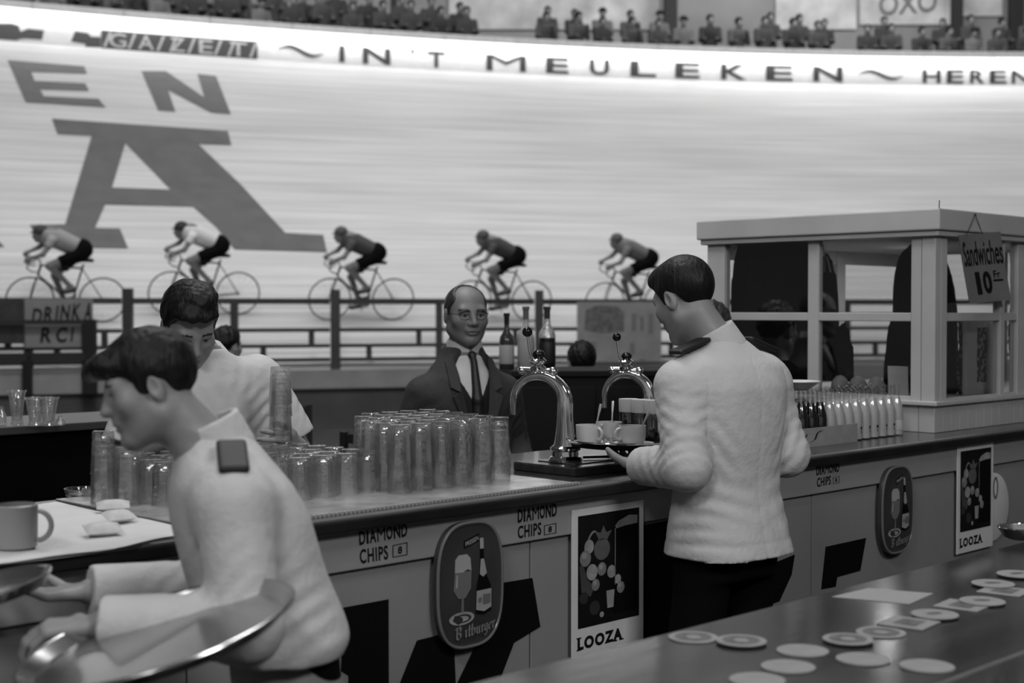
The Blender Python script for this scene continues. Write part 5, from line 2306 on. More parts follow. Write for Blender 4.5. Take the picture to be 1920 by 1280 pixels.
link('body', body_mesh(J, H, hands), o)
hl = [(-.14, -.092), (-.09, -.094), (-.058, -.055), (-.036, .008), (-.005, .024), (.004, -.030), (.024, -.034), (.032, .020), (.058, .050), (.075, .062), (.13, .07)]
link('hair', hair_vol(H, hl, (.086, .108, .098), extra=(H.el((0, .045, .085), (.066, .055, .040)),)), o, HAIR)
# jacket
v = Vol((-.36, -.26, .83), (.36, .27, 1.52), .0052)
v.add(loft([.845, .87, .95, 1.08, 1.22, 1.33, 1.39, 1.43, 1.465], [.190, .188, .172, .152, .160, .170, .152, .110, .066], [.150, .148, .136, .118, .126, .122, .106, .086, .066],
           [0, 0, 0, 0, 0, 0, 0, -.004, -.008], [-.012, -.012, -.006, 0, -.004, -.006, .0, .008, .014], 2.5))
A = J['arms']
for sd in (0, 1):
    sh, eb, wr = A[sd]
    sx = -1 if sd == 0 else 1
    v.add(rc((sx * .135, .0, 1.372), (sx * .160, .0, 1.342), .058, .064), .05)
    v.add(rc(sh[:2] + (sh[2] - .02,), eb, .070, .062), .025)
    v.add(rcut(eb, wr, .064, .053, .0), .02)
# creases: elbow, arm-pit, waist, skirt, back
eL, eR = np.array(A[0][1]), np.array(A[1][1])
fold(v, eL + (.0, .02, .04), (60, 110, 120), .075, .0060)
fold(v, eL + (.02, .10, .0), (40, -110, 60), .075, .0055, 1)
fold(v, eL + (0, .02, .13), (30, 70, -150), .07, .0045, 2)
fold(v, (-.19, 0, 1.28), (-90, 40, 120), .06, .0045)
fold(v, eR + (0, .02, .05), (-60, 100, 130), .08, .0060)
fold(v, eR + (0, .03, .14), (-30, 80, -140), .07, .0045, 2)
fold(v, (.15, -.10, 1.18), (-110, 0, 60), .09, .0040)
fold(v, (-.13, -.10, 1.17), (100, 0, 70), .08, .0045)
fold(v, (-.10, -.12, 1.02), (20, 0, 85), .10, .0035)
fold(v, (-.16, -.05, .96), (30, 20, 110), .10, .0045, 1)
fold(v, (.10, -.13, 1.05), (-25, 0, 75), .11, .0030, 2)
fold(v, (.06, -.13, 1.30), (45, 0, 60), .10, .0022)
fold(v, (.12, -.12, .92), (60, 0, 20), .12, .0030)
g = v._sub(np.array((-.3, -.3, .80)), np.array((.3, .3, .96)), 0)
sl, X, Y, Z = g
v.F[sl] += (.0018 * np.exp(-((Z - (.925 + .02 * X)) / .005) ** 2) + 0 * X + 0 * Y).astype(np.float32)
g = v._sub(np.array((-.08, -.3, .80)), np.array((.08, -.02, 1.42)), 0)
sl, X, Y, Z = g
v.F[sl] += (.0016 * np.exp(-(X / .004) ** 2) + 0 * Z + 0 * Y).astype(np.float32)
for sx in (-1, 1):      # armhole seams
    g = v._sub(np.array((sx * .16 - .08, -.2, 1.18)), np.array((sx * .16 + .08, .2, 1.46)), 0)
    sl, X, Y, Z = g
    v.F[sl] += (.0022 * np.exp(-((sx * X - (.148 + .05 * (1.40 - Z))) / .0045) ** 2) + 0 * Y).astype(np.float32)
v.clip(lambda X, Y, Z: (.888 + .020 * X - .03 * np.abs(Y)) - Z)
jk = link('jacket', v.mesh('jacket'), o, JACK)
v = Vol((-.12, -.11, 1.40), (.12, .14, 1.53), .0045)
n0, n1 = np.array((-.008, .010, 1.435)), np.array((-.032, .030, 1.492))
v.add(rcut(n0, n1, .072, .064, .0)).sub(rc(n0 - (0, 0, .02), n1 + (n1 - n0), .056, .055))
link('collar', v.mesh('collar'), jk, JACK)
for sx in (-1, 1):
    v = Vol((-.26, -.12, 1.33), (.26, .12, 1.50), .004)
    d = np.array((sx * .118, 0, -.038))
    d /= np.linalg.norm(d)
    up = np.array((sx * .30, 0, .95))
    R = np.stack([d, np.array((0, 1., 0)), up / np.linalg.norm(up)], 1)
    v.add(bx((sx * .135, .005, 1.452), (.060, .026, .007), .006, R))
    link('epaulette', v.mesh('epaulette'), jk, mat('epaulette_black', .006, .6))
trousers(o, J['legs'], 1.02, thigh=.078)

# ---------------------------------------------------------------- young barman bent over the glasses
o = thing('person', 'bowed young barman with tousled dark hair in white open-necked shirt', 'person', B(-.845, 1.035, 0), math.radians(209))
H = Head((.108, .105, 1.502), rotm(2, 34, 4), .92)
J = dict(trunk=([.86, .95, 1.08, 1.25, 1.35, 1.405, 1.44], [.15, .155, .14, .155, .16, .10, .05], [.10, .105, .095, .11, .095, .07, .05], [0, 0, .01, .03, .04, .045, .05], [-.03, -.03, -.01, .01, .02, .03, .04]),
         arms=[((-.135, .03, 1.355), (-.235, .055, 1.125), (-.150, .270, 1.165)), ((.215, .03, 1.345), (.28, .06, 1.13), (.16, .24, 1.21))],
         neck=((.045, .025, 1.38), H.P((0, -.03, -.06)), .058, .054), legs=legs())
hands = [((-.150, .270, 1.165), (.55, .80, .10), (.75, -.5, 0), -1, dict(curl=(38, 42, 25), thumb=25)),
         ((.160, .240, 1.210), (-.3, .9, .1), (-.5, 0, -.8), 1, dict(curl=(30, 35, 20)))]
link('body', body_mesh(J, H, hands), o)
link('hair', hair_vol(H, SHORT_HL, (.087, .107, .102), (0, -.010, .047), .0020,
                      extra=(H.el((0, .062, .082), (.066, .050, .040)), H.el((-.02, .02, .128), (.05, .06, .03)))), o, HAIR)
v = Vol((-.40, -.22, .92), (.42, .30, 1.48), .0055)
v.add(loft([.93, .98, 1.08, 1.22, 1.32, 1.375, 1.41, 1.435], [.178, .176, .170, .178, .182, .150, .10, .062], [.135, .135, .130, .138, .125, .10, .08, .062],
           [0, 0, .01, .03, .04, .043, .047, .05], [-.03, -.025, -.01, .008, .015, .024, .032, .04], 2.4))
for sd in (0, 1):
    sh, eb, wr = [np.array(q) for q in J['arms'][sd]]
    v.add(rc(sh + (.02 * (1 if sd == 0 else -1), 0, .0), sh + (0, 0, -.03), .062, .066), .05)
    v.add(rcut(sh + (0, 0, -.02), sh + (eb - sh) * .86, .068, .076), .025)
fold(v, (-.13, .10, 1.26), (80, 0, 100), .09, .0045)
fold(v, (.08, .14, 1.22), (90, 0, -60), .11, .0042, 1)
fold(v, (.0, .14, 1.12), (100, 0, 30), .10, .0042)
fold(v, (-.19, .05, 1.22), (90, 60, 90), .07, .0045)
fold(v, (-.05, .13, 1.35), (90, 40, 40), .07, .0025)
sh_o = link('shirt', v.mesh('shirt'), o, SHIRT)
for sx in (-1, 1):      # collar wings
    q = MB()
    cx = .05
    P = [(cx + sx * .010, .108, 1.372), (cx + sx * .058, .118, 1.372), (cx + sx * .082, .060, 1.418), (cx + sx * .070, -.010, 1.455), (cx + sx * .052, -.012, 1.462), (cx + sx * .052, .060, 1.430)]
    q.add(P + [(a - sx * .003, b - .006, c - .006) for a, b, c in P], [(0, 1, 2, 5), (5, 2, 3, 4), (6, 11, 8, 7), (11, 10, 9, 8), (0, 6, 7, 1), (1, 7, 8, 2), (2, 8, 9, 3), (3, 9, 10, 4), (4, 10, 11, 5), (5, 11, 6, 0)])
    q.build('collar', SHIRT, sh_o, True, 60)
trousers(o, J['legs'], 1.0, cy=-.03)
# the stack of tumblers in his hand
wrist = B(-.845, 1.035, 0)
Rz = Matrix.Rotation(math.radians(209), 3, 'Z')
p = wrist + Rz @ Vector((-.085, .335, 0))
tt, dd, _ = to_bar(p)
for k in range(4):
    glass_at(TUM, tt, dd, DB + .108 + k * STEP * .95, 'clear tumbler in the nested stack gripped by the bowed barman', 'tumblers in the barman\'s hand')

# ---------------------------------------------------------------- balding man in the suit
o = thing('person', 'balding man with glasses in dark suit and tie, facing the bar', 'person', (-.190, 5.62, 0), math.radians(205))
H = Head((.005, .035, 1.528), rotm(-4, 3, 0), .91, 1.13, 1.08)
J = dict(trunk=([.80, .90, 1.0, 1.15, 1.26, 1.32, 1.37], [.165, .17, .16, .165, .17, .10, .055], [.12, .125, .115, .12, .10, .075, .055], None, [0, 0, 0, 0, 0, 0, .005]),
         arms=[((-.175, 0, 1.222), (-.230, -.03, 1.00), (-.20, .16, .90)), ((.175, 0, 1.222), (.240, -.03, 1.00), (.21, .16, .90))],
         neck=((0, 0, 1.31), H.P((0, -.025, -.06)), .062, .058), legs=legs(z=.86))
hands = [((-.20, .165, .90), (.3, .9, -.2), (.6, 0, -.7), -1, {}), ((.21, .165, .90), (-.3, .9, -.2), (-.6, 0, -.7), 1, {})]
bm_ = body_mesh(J, H, hands, hres=.0030)
bm_.materials[0] = mat('skin_sallow', .17, .5, var=.06, scale=20)
link('body', bm_, o)
link('hair', hair_vol(H, [(-.14, -.07), (-.09, -.07), (-.055, -.045), (-.035, .008), (-.008, .02), (.002, -.012), (.018, -.014), (.026, .03), (.05, .07), (.13, .09)], (.0815, .104, .094),
                      (0, -.014, .038), .0008, cut=((H.el((0, .085, .088), (.060, .115, .075)), .012), (H.el((0, .11, .05), (.085, .075, .09)), .01))), o, HAIR2)
# spectacles
q = MB()
for sx in (-1, 1):
    q.tube([H.P((sx * .032 + .023 * math.cos(a), .094 - .004 * abs(math.cos(a)), .004 + .018 * math.sin(a))) for a in np.linspace(0, 2 * PI, 25)[:-1]], .0013, 6, True)
    q.tube([H.P((sx * .032 + .0245 * math.cos(a), .0945 - .004 * abs(math.cos(a)), .005 + .0185 * math.sin(a))) for a in np.linspace(.25, PI - .25, 12)], .0026, 6)
    q.tube([H.P((sx * .056, .090, .008)), H.P((sx * .075, .05, .010)), H.P((sx * .081, -.005, .008))], .0016, 6)
q.tube([H.P((-.009, .096, .008)), H.P((0, .099, .010)), H.P((.009, .096, .008))], .0016, 6)
q.build('spectacles', mat('spectacle_frame', .03, .3), o, True)
v = Vol((-.38, -.22, .74), (.38, .26, 1.42), .006)
v.add(loft([.76, .80, .92, 1.05, 1.15, 1.21, 1.265, 1.325, 1.370, 1.405], [.200, .202, .198, .190, .195, .200, .178, .128, .092, .074], [.155, .155, .150, .142, .146, .136, .118, .098, .084, .074], None, [0, 0, 0, 0, 0, 0, 0, -.004, -.008, -.012], 2.5))
for sd in (0, 1):
    sh, eb, wr = [np.array(q) for q in J['arms'][sd]]
    v.add(rc(sh + (0, 0, -.005), eb, .072, .064), .04)
    v.add(rcut(eb, wr, .064, .054), .02)
    fold(v, eb + (0, .02, .04), (60, 100, 100), .08, .006)
    fold(v, sh + (0, .06, -.10), (60, 30, 80), .08, .0045)
fold(v, (.10, .14, 1.0), (80, 0, 60), .09, .004)
fold(v, (-.10, .14, 1.02), (-80, 0, 60), .09, .004)
# the open front
zz = np.array([.96, 1.0, 1.15, 1.30, 1.42])
ww = np.array([.001, .012, .048, .078, .085])


def vee(X, Y, Z):
    w = np.interp(Z.ravel(), zz, ww).reshape(Z.shape)
    return np.maximum(np.maximum(np.abs(X) - w, .062 - Y), .962 - Z)


v.sub((np.array((-.09, .06, .95)), np.array((.09, .30, 1.45)), vee), .006)
su = link('suit_jacket', v.mesh('suit_jacket'), o, SUIT)
for sx in (-1, 1):      # lapels with their notch
    q = MB()
    P = [(sx * .006, .158, .975), (sx * .060, .162, 1.10), (sx * .105, .146, 1.215), (sx * .072, .140, 1.232), (sx * .108, .128, 1.250), (sx * .104, .060, 1.345), (sx * .074, .056, 1.375), (sx * .066, .105, 1.30), (sx * .046, .142, 1.16)]
    N = len(P)
    Q = [(a, b - .008, c) for a, b, c in P]
    q.add(P + Q, [(0, 1, 8), (1, 2, 3, 8), (8, 3, 7), (3, 4, 7), (4, 5, 7), (5, 6, 7)] + [(N + c, N + b, N + a) for a, b, c in ((0, 1, 8), (8, 3, 7), (3, 4, 7), (4, 5, 7), (5, 6, 7))] + [(N + 8, N + 3, N + 2, N + 1)]
          + [(i, (i + 1) % N, N + (i + 1) % N, N + i) for i in range(N)])
    q.build('lapel', SUIT, su, True, 40)
v = Vol((-.12, -.10, 1.05), (.12, .18, 1.45), .005)
v.add(loft([1.06, 1.2, 1.29, 1.335, 1.37], [.11, .11, .105, .078, .068], [.128, .126, .108, .090, .074], None, [0, 0, 0, 0, .002]))
v.add(rcut((0, -.006, 1.34), (0, .006, 1.432), .074, .069))
v.sub(rc((0, -.01, 1.37), (0, .012, 1.48), .062, .062))
v.sub((np.array((-.03, .03, 1.375)), np.array((.03, .2, 1.46)), lambda X, Y, Z: np.maximum(np.abs(X) - (Z - 1.375) * .35, .03 - Y)), .003)
shirt = link('shirt', v.mesh('shirt'), o, SHIRT)
v = Vol((-.13, -.02, .90), (.13, .18, 1.32), .005)
v.add(loft([.91, 1.05, 1.2, 1.31], [.115, .115, .112, .10], [.132, .132, .130, .108]))
v.clip(lambda X, Y, Z: np.maximum(.03 - Y, (Z - 1.165) * 1.0 - np.abs(X) * 1.9) + 0 * X)
link('sweater', v.mesh('sweater'), o, SWEAT)
v = Vol((-.04, .06, 1.12), (.04, .18, 1.41), .0035)
v.add(rc((0, .082, 1.372), (0, .092, 1.356), .017, .012)).add(rc((0, .100, 1.345), (0, .133, 1.20), .013, .021), .01).add(rc((0, .133, 1.20), (0, .134, 1.14), .021, .021), .01)
link('necktie', v.mesh('necktie'), o, mat('dark_tie', .010, .5, var=.4, scale=60))
trousers(o, J['legs'], .95, SUIT)

# ---------------------------------------------------------------- waiter hurrying past in the foreground
o = thing('person', 'waiter striding left across the foreground in white jacket, tray under his arm', 'person', (-.475, 2.56, 0), math.radians(104))
S_ = .885
o.scale = (S_, S_, S_)
H = Head((-.01, .195, 1.595), rotm(2, 14, 4), .87)
J = dict(trunk=([.88, .97, 1.08, 1.25, 1.38, 1.44, 1.49], [.155, .16, .145, .16, .17, .10, .05], [.11, .115, .10, .115, .10, .075, .05], None, [-.09, -.08, -.05, .0, .04, .06, .08]),
         arms=[((-.175, .04, 1.40), (-.235, .02, 1.155), (-.205, .285, 1.165)), ((.175, .04, 1.40), (.225, .06, 1.14), (.16, .32, 1.16))],
         neck=((0, .045, 1.43), H.P((0, -.03, -.06)), .060, .055),
         legs=[((-.095, -.08, .92), (-.10, .10, .52), (-.10, .16, .09), (-.11, .31, .05)), ((.095, -.08, .92), (.10, -.10, .50), (.10, -.34, .14), (.11, -.22, .05))])
hands = [((-.200, .300, 1.165), (.15, .98, -.05), (.15, 0, -1), -1, dict(curl=(30, 35, 20))),
         ((.155, .330, 1.160), (-.1, .98, 0), (0, 0, 1), 1, dict(curl=(15, 20, 15)))]
link('body', body_mesh(J, H, hands), o)
hl = [(-.14, -.045), (-.09, -.050), (-.055, -.030), (-.035, .008), (-.005, .020), (.004, -.030), (.024, -.034), (.034, .020), (.060, .040), (.13, .045)]
link('hair', hair_vol(H, hl, (.088, .108, .100), (0, -.012, .042), .0012, extra=(H.el((0, .075, .070), (.062, .050, .036)), H.rc((-.02, .09, .068), (.02, .115, .060), .022))), o, HAIR)
v = Vol((-.38, -.34, 1.00), (.36, .40, 1.53), .006)
v.add(loft([1.055, 1.08, 1.12, 1.22, 1.32, 1.39, 1.44, 1.47, 1.50], [.190, .192, .186, .180, .186, .180, .13, .09, .068], [.128, .138, .144, .142, .140, .125, .10, .084, .068],
           None, [-.060, -.062, -.050, -.012, .015, .035, .05, .058, .068], 2.4))
for sd in (0, 1):
    sh, eb, wr = [np.array(q) for q in J['arms'][sd]]
    sx = -1 if sd == 0 else 1
    v.add(rc(sh + (sx * -.02, 0, .0), sh + (0, 0, -.02), .062, .067), .05)
    v.add(rc(sh + (0, 0, -.02), eb, .072, .066), .03)
    v.add(rcut(eb, wr, .066, .056), .03)
    fold(v, eb + (0, .05, .03), (40, 100, 90), .09, .006)
    fold(v, eb + (0, .12, .0), (30, 110, 40), .07, .005)
    fold(v, sh + (0, .0, -.12), (60, 60, 100), .08, .0045)
fold(v, (-.17, -.06, 1.15), (30, 70, 90), .10, .0050)
fold(v, (-.15, .08, 1.22), (60, -70, 60), .10, .0045)
jk = link('jacket', v.mesh('jacket'), o, JACK)
v = Vol((-.12, -.05, 1.44), (.12, .20, 1.58), .005)
n0, n1 = np.array((0, .058, 1.465)), np.array((-.002, .085, 1.525))
v.add(rcut(n0, n1, .075, .068)).sub(rc(n0 - (0, 0, .02), n1 + (n1 - n0), .059, .058))
link('collar', v.mesh('collar'), jk, JACK)
for sx in (-1, 1):
    v = Vol((-.28, -.05, 1.34), (.28, .13, 1.52), .0045)
    d = np.array((sx * .118, 0, -.045))
    d /= np.linalg.norm(d)
    up = np.array((sx * .35, 0, .94))
    R = np.stack([d, np.array((0, 1., 0)), up / np.linalg.norm(up)], 1)
    v.add(bx((sx * .160, .040, 1.470), (.064, .030, .008), .007, R))
    link('epaulette', v.mesh('epaulette'), jk, mat('epaulette_black', .006, .6))
trousers(o, J['legs'], 1.06, cy=-.08)
# his two trays
TM = mat('tray_steel', .42, .18, .9, var=.1, scale=6)
c = at_depth(300, 1200, 2.18)
nrm = Vector((math.sin(math.radians(-14)), -.10, 1)).normalized()
R = nrm.to_track_quat('Z', 'Y').to_matrix()
serving_tray(c, .215, 'large round steel tray carried low under the striding waiter\'s arm', R, m1=TM, m2=TM)
c = at_depth(-52, 1122, 2.42)
serving_tray(c, .135, 'small round steel tray at the left edge in the striding waiter\'s hand', Vector((-.22, -.05, 1)).normalized().to_track_quat('Z', 'Y').to_matrix(), m1=TM, m2=TM)


# ---------------------------------------------------------------- half-hidden people behind the bar
def simple_person(label, loc, yaw, zh, seated, coatm, hairm, pitch=0, res=.010):
    """standing or seated figure in a plain coat; zh = height of the head's centre"""
    o = thing('person', label, 'person', loc, math.radians(yaw))
    d = zh - 1.60
    H = Head((0, .03, zh), rotm(0, pitch, 0), .95)
    L = legs(z=.92 + d) if not seated else [((-.10, 0, .585), (-.12, .40, .56), (-.12, .40, .09), (-.12, .53, .045)), ((.10, 0, .585), (.12, .40, .56), (.12, .40, .09), (.12, .53, .045))]
    if seated:
        z0 = .47
    J = dict(trunk=(np.array([.88, .97, 1.08, 1.25, 1.36, 1.41, 1.46]) + d, [.155, .16, .15, .165, .17, .10, .05], [.11, .115, .11, .12, .10, .07, .05]),
             arms=[((-.19, 0, 1.37 + d), (-.25, .0, 1.12 + d), (-.16, .22, 1.06 + d)), ((.19, 0, 1.37 + d), (.25, .0, 1.12 + d), (.16, .22, 1.06 + d))],
             neck=((0, 0, 1.40 + d), H.P((0, -.025, -.06)), .06, .055), legs=L)
    hands = [((-.155, .23, 1.06 + d), (.4, .9, 0), (.5, 0, -.8), -1, {}), ((.155, .23, 1.06 + d), (-.4, .9, 0), (-.5, 0, -.8), 1, {})]
    link('body', body_mesh(J, H, hands, hres=.0042), o)
    link('hair', hair_vol(H, SHORT_HL, (.088, .107, .101), (0, -.012, .044), .004, res=.005), o, hairm)
    v = Vol((-.36, -.22, (.86 + d)), (.36, .34, 1.50 + d), .010)
    v.add(loft(np.array([.87, .95, 1.08, 1.22, 1.33, 1.40, 1.44, 1.47]) + d, [.20, .20, .19, .20, .205, .165, .11, .07], [.15, .15, .145, .148, .135, .11, .085, .068]))
    for a in J['arms']:
        v.add(rc(a[0], a[1], .072, .064), .04).add(rcut(a[1], a[2], .064, .054), .02)
    link('coat', v.mesh('coat'), o, coatm)
    if not seated:
        trousers(o, L, 1.0 + d, TROU)
    else:
        v = Vol((-.30, -.20, .02), (.30, .62, .76), .012)
        v.add(rc((-.06, .0, .60), (.06, .0, .60), .125), .02)
        for hip, knee, ank, toe in L:
            v.add(rc(hip, knee, .095, .080), .04).add(rcut(knee, (ank[0], ank[1], .08), .080, .07), .03)
        link('trousers', v.mesh('trousers'), o, TROU)
    return o


DKCOAT = mat('dark_coat_cloth', .006, .9, spec=.1)
b_ = B(1.645, 1.075, 0)
simple_person('dark-haired person in black mostly hidden behind the white-jacketed waiter\'s right shoulder', b_, 135, 1.455, False, DKCOAT, HAIR2)
p = at_depth(1092, 640, 8.3)
chair(p.x, 8.25, PI, 'dark wooden chair under the person seated beyond the taps')
simple_person('curly dark-haired person seated beyond the taps, only hair and shoulders showing', (p.x, 8.30, 0), 10, 1.235, True, DKCOAT, HAIR, -4)
p = at_depth(420, 640, 8.9)
simple_person('dark-haired person standing far behind the bowed barman\'s ear', (p.x, 8.9, 0), -30, 1.315, False, DKCOAT, HAIR)
# a second coat in the kiosk, behind the corner post
coat((-.20, -.12, -.02), (.20, .12, .74), 'black coat hanging behind the corner post of the kiosk', 55,
     [(loft([0, .22, .45, .57, .645], [.155, .145, .125, .10, .05], [.07, .065, .06, .05, .02]), .03)], (.47, .31, FH + .006), 0)

# ---------------------------------------------------------------- the crowd in the stand
CROWD = []
COATS = [mat('crowd_coat_%d' % i, g, .9) for i, g in enumerate((.03, .045, .07, .12))]


def crowd_proto(i, lean, armup, coatm, hat):
    o = bpy.data.objects.new('person', None)
    H = Head((0, .04 + lean, 1.58), rotm(random.uniform(-25, 25), 5, 0), 1.0)
    d = lean
    J = dict(trunk=([.86, .95, 1.08, 1.25, 1.37, 1.42, 1.47], [.15, .155, .145, .16, .17, .10, .05], [.105, .11, .10, .115, .10, .07, .05], None, [0, 0, .1 * d, .5 * d, .8 * d, .9 * d, d]),
             arms=[((-.185, .8 * d, 1.38), (-.21, .05 + d, 1.13), (-.12, .26 + d, 1.12 if not armup else 1.35)), ((.185, .8 * d, 1.38), (.21, .05 + d, 1.13), (.14, .26 + d, 1.12))],
             neck=((0, .9 * d, 1.41), H.P((0, -.025, -.06)), .06, .055), legs=legs())
    v = Vol((-.40, -.25, 0), (.40, .45 + d, 1.75), .022, fz=((1.40, 1.74, .014),))
    frames(v, J)
    v.add(H.el((0, -.01, .03), (.078, .097, .09)), .02).add(H.el((0, .03, -.04), (.06, .07, .085)), .03).add(H.rc((0, .088, .0), (0, .108, -.03), .014), .01)
    for a in J['arms']:
        v.add(rc(a[2], np.array(a[2]) + (0, .08, -.01), .034, .026), .02)
    link('body', v.mesh('body'), o, SKIND)
    v = Vol((-.42, -.26, .45), (.42, .45 + d, 1.52), .024)
    v.add(loft([.48, .7, .95, 1.10, 1.25, 1.36, 1.42, 1.47], [.21, .20, .18, .17, .18, .17, .12, .07], [.17, .16, .145, .135, .145, .13, .10, .07], None, [0, 0, 0, .1 * d, .5 * d, .8 * d, .9 * d, d]))
    for a in J['arms']:
        v.add(rc(a[0], a[1], .068, .060), .04).add(rc(a[1], a[2], .058, .046), .03)
    link('coat', v.mesh('coat'), o, coatm)
    v = Vol(H.c - .16, H.c + .16, .014)
    if hat:
        v.add(H.el((0, -.01, .062), (.13, .15, .016))).add(H.el((0, -.01, .105), (.085, .10, .055)), .01)
    else:
        v.add(H.el((0, -.016, .042), (.087, .106, .096)))
        v.sub(H.el((0, .10, -.03), (.085, .09, .10)), .01)
        v.sub(H.el((0, .0, -.12), (.12, .14, .10)), .01)
    link('hat' if hat else 'hair', v.mesh('head_cover'), o, HAIR)
    return o


protos = [crowd_proto(i, (0, .06, .12, .02, .10, .05)[i], i == 2, COATS[(0, 1, 2, 3, 0, 1)[i]], i in (3,)) for i in range(6)]
words = ['black', 'very dark', 'charcoal', 'grey', 'black', 'dark']


def crowd_add(x, back, floor_h, label, grp, i, sc):
    src = protos[i]
    c = src.copy()
    COL.objects.link(c)
    for ch in src.children:
        copy_tree(ch, c)
    for q in c.children:
        q.matrix_parent_inverse = Matrix()
    p = rim(x, back, floor_h)
    c.location = p
    k = -2 * .01167 * (x - 12)
    c.rotation_euler = (0, 0, PI + math.atan(-k * -1) * 0 + math.atan2(k, 1) * -1 * -1 + random.uniform(-.3, .3))
    c.scale = (sc, sc, sc)
    tag(c, label, 'person', grp)


def crowd_row(gaps, back, fh, step, smin, smax, label, grp):
    x = x_at(-40, back, 8)
    xe_ = x_at(1960, back, 8)
    while x < xe_:
        u = px_of(rim(x, back, 8))[0]
        if not any(a < u < b for a, b in gaps):
            crowd_add(x + random.uniform(-.02, .02), back + random.uniform(-.1, .1), fh, label, grp, random.randrange(6), random.uniform(smin, smax))
        x += step * random.uniform(.98, 1.15)


crowd_row([(895, 985), (1240, 1262), (1560, 1600)], .95, 6.55, .58, .92, 1.04, 'dark-clothed spectator in the front row of the stand above the boards', 'spectators in the front row')
crowd_row([(700, 745), (880, 1000), (1280, 1400), (1590, 1640), (1700, 1740)], 2.55, 7.0, .61, .95, 1.1, 'dark-clothed spectator standing in the second row of the stand', 'spectators in the second row')
crowd_row([(700, 2000)], 3.8, 6.95, .66, 1.12, 1.25, 'dark-clothed spectator at the back of the packed left end of the stand', 'spectators at the back on the left')
for pr in protos:
    for ch in list(pr.children):
        bpy.data.objects.remove(ch)
    bpy.data.objects.remove(pr)

# ---------------------------------------------------------------- racing cyclists on the banking
BIKE = mat('bike_paint', .06, .3)
TYRE = mat('tyre', .02, .7)
STEEL = mat('bike_steel', .35, .3, .8)


def bicycle_parts(o):
    for y in (-.50, .50):
        q = MB()
        q.tube([(0, y + .325 * math.cos(a), .335 + .325 * math.sin(a)) for a in np.linspace(0, 2 * PI, 41)[:-1]], .012, 8, True)
        w = q.build('wheel', TYRE, o, True)
        q = MB()
        for a in np.linspace(0, 2 * PI, 17)[:-1]:
            q.tube([(0, y, .335), (0, y + .315 * math.cos(a), .335 + .315 * math.sin(a))], .0016, 4)
        q.tube([(-.04, y, .335), (.04, y, .335)], .018, 10)
        q.build('spokes', STEEL, w)
    q = MB()
    bb, st_, hd, hd2, ra, fa = (0, -.07, .28), (0, -.22, .86), (0, .36, .84), (0, .40, .70), (0, -.50, .335), (0, .50, .335)
    for a, b, r in ((bb, st_, .015), (bb, hd2, .016), ((0, -.20, .80), hd, .014), (hd, hd2, .018)):
        q.tube([a, b], r, 8)
    for s_ in (-.05, .05):
        q.tube([(s_ * .3, -.07, .28), (s_, -.50, .335)], .009, 6)
        q.tube([(s_ * .3, -.20, .80), (s_, -.50, .335)], .008, 6)
        q.tube([(s_ * .6, .41, .67), (s_, .46, .52), (s_, .50, .335)], .010, 6)
    q.build('frame', BIKE, o, True)
    MB().box((-.06, -.36, .90), (.06, -.10, .94), .018).build('saddle', TYRE, o, True)
    q = MB()
    q.tube([(0, .36, .84), (0, .38, .92), (0, .45, .93)], .013, 8)
    for s_ in (-1, 1):
        q.tube([(0, .45, .93), (s_ * .17, .46, .93), (s_ * .20, .54, .92), (s_ * .20, .57, .84), (s_ * .20, .50, .79), (s_ * .20, .42, .79)], .012, 8)
    q.build('handlebar', STEEL, o, True)
    q = MB()
    q.lathe([(.09, -.003), (.09, .003), (1e-4, .003)], 20, M=Matrix.Translation((.05, -.07, .28)) @ Matrix.Rotation(PI / 2, 4, 'Y'))
    q.tube([(.06, -.07, .28), (.075, -.02, .13)], .010, 6)
    q.tube([(-.06, -.07, .28), (-.075, -.12, .43)], .010, 6)
    q.build('crankset', STEEL, o, True)


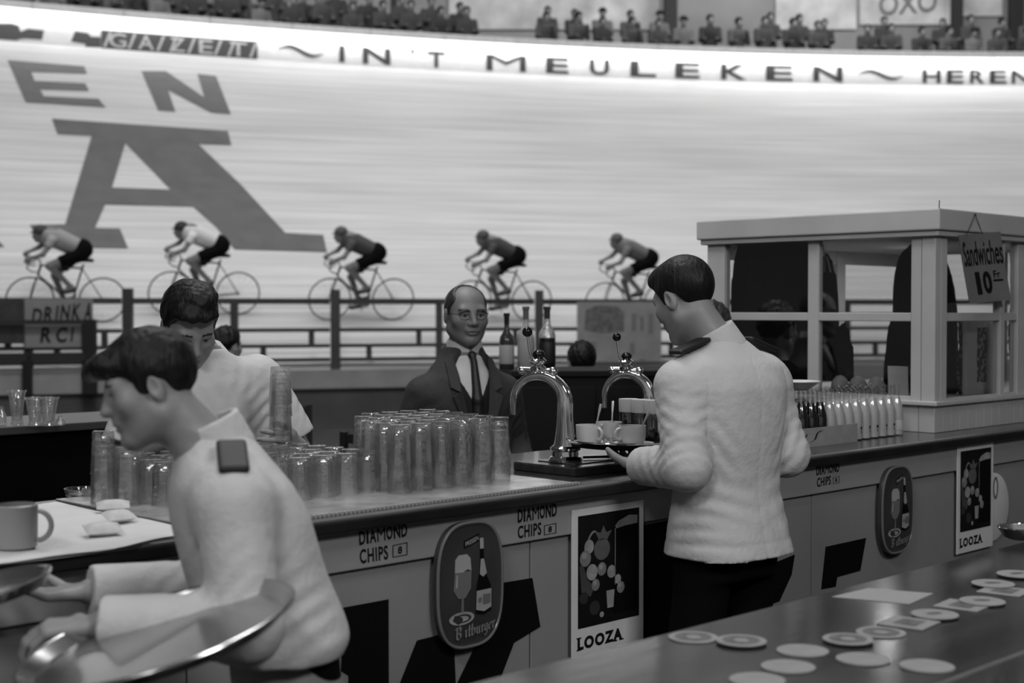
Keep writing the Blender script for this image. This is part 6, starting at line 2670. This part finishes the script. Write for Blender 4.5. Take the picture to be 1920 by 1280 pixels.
def cyclist_parts(o, jersey, cap, head_up=0.0):
    H = Head((0, .38, 1.29 + head_up), rotm(0, 8, 0), 1.0)
    hip, sh = np.array((0, -.20, 1.085)), np.array((0, .24, 1.27))
    v = Vol((-.30, -.40, .02), (.30, .72, 1.45), .016, fz=((1.08, 1.42, .012),))
    A = [((sx * .17, .24, 1.23), (sx * .25, .36, 1.05), (sx * .20, .53, .978)) for sx in (-1, 1)]
    Lg = [((-.10, -.16, 1.02), (-.13, .26, .86), (-.135, -.05, .55), (-.135, .06, .49)), ((.10, -.16, 1.02), (.13, .16, .66), (.135, .0, .235), (.135, .11, .175))]
    v.add(rc(hip, sh, .12, .13)).add(rc((0, .28, 1.27), H.P((0, -.03, -.06)), .06, .055), .03)
    for a in A:
        v.add(rc(a[0], a[1], .048, .038), .04).add(rc(a[1], a[2], .036, .026), .02).add(rc(a[2], np.array(a[2]) + (0, .03, -.03), .036), .02)
    for a, b, c, d in Lg:
        v.add(rc(a, b, .088, .056), .04).add(rc(b, c, .056, .034), .02).add(rc(c, d, .040, .034), .02)
    v.add(H.el((0, -.01, .03), (.078, .097, .09)), .02).add(H.el((0, .03, -.04), (.06, .07, .085)), .03).add(H.rc((0, .088, .0), (0, .108, -.03), .014), .01)
    link('body', v.mesh('body'), o, SKIND)
    v = Vol((-.30, -.34, .80), (.30, .56, 1.38), .016)
    v.add(rc(hip + (0, .08, .02), sh, .135, .150))
    for a in A:
        v.add(rcut(a[0], np.array(a[0]) * .5 + np.array(a[1]) * .5, .066, .058), .04)
    link('jersey', v.mesh('jersey'), o, jersey)
    v = Vol((-.28, -.40, .60), (.28, .30, 1.26), .016)
    v.add(rc(hip + (-.04, 0, 0), hip + (.04, 0, 0), .145))
    for a, b, c, d in Lg:
        a, b = np.array(a), np.array(b)
        v.add(rcut(a, a + (b - a) * .68, .105, .084), .04)
    link('shorts', v.mesh('shorts'), o, TROU)
    v = Vol(H.c - .17, H.c + .17, .012)
    v.add(H.el((0, -.012, .045), (.086, .106, .094))).sub(H.el((0, .0, -.07), (.13, .15, .085)), .01)
    v.add(H.el((0, .10, .035), (.05, .05, .008)), .01)
    link('cap', v.mesh('cap'), o, cap)
    for sx, L_ in zip((-1, 1), Lg):
        v = Vol(np.array(L_[2]) - .14, np.array(L_[3]) + .14, .014)
        v.add(rc(np.array(L_[2]) + (0, -.02, -.03), np.array(L_[3]) + (0, .02, -.01), .045, .036))
        link('shoe', v.mesh('shoe'), o, SHOE)


JERS = [mat('jersey_%d' % i, g, .8) for i, g in enumerate((.30, .62, .06, .05, .14))]
CAPS = [mat('cap_cloth_%d' % i, g, .8) for i, g in enumerate((.05, .03, .08, .08, .10))]
RID = [(124, 604, 'nearest the left edge, pale back and dark shorts', 0, 0), (382, 590, 'second from the left, white jersey, dark cap', 1, 1), (676, 600, 'left of the balding man, dark jersey', 2, 2),
       (938, 602, 'above the liquor bottles, dark jersey', 3, 3), (1186, 604, 'left of the waiter\'s head, grey jersey', 4, 4)]
bproto = None
for px, py, lab, ji, ci in RID:
    s_, v_ = on_track(px, py)
    p = track(s_, v_)
    du = (track(s_ - .3, v_) - track(s_ + .3, v_)).normalized()      # riding to the left
    dv = (track(s_, v_ + .02) - track(s_, v_ - .02)).normalized()
    n = du.cross(dv)
    n = n if n.z > 0 else -n
    up = (Vector((0, 0, 1)) * .45 + n.normalized() * .55).normalized()
    right = du.cross(up).normalized()
    up = right.cross(du)
    R = Matrix((right, du, up)).transposed() * .90
    b = thing('racing_bicycle', 'racing bicycle under the cyclist ' + lab.split(',')[0], 'bicycle', p, 0, 'bicycles on the track', R)
    if bproto is None:
        bicycle_parts(b)
        bproto = b
    else:
        for ch in bproto.children:
            copy_tree(ch, b)
    c = thing('person', 'racing cyclist ' + lab, 'person', p, 0, 'cyclists on the track', R)
    cyclist_parts(c, JERS[ji], CAPS[ci], .05 if ji in (2, 3, 4) else 0)
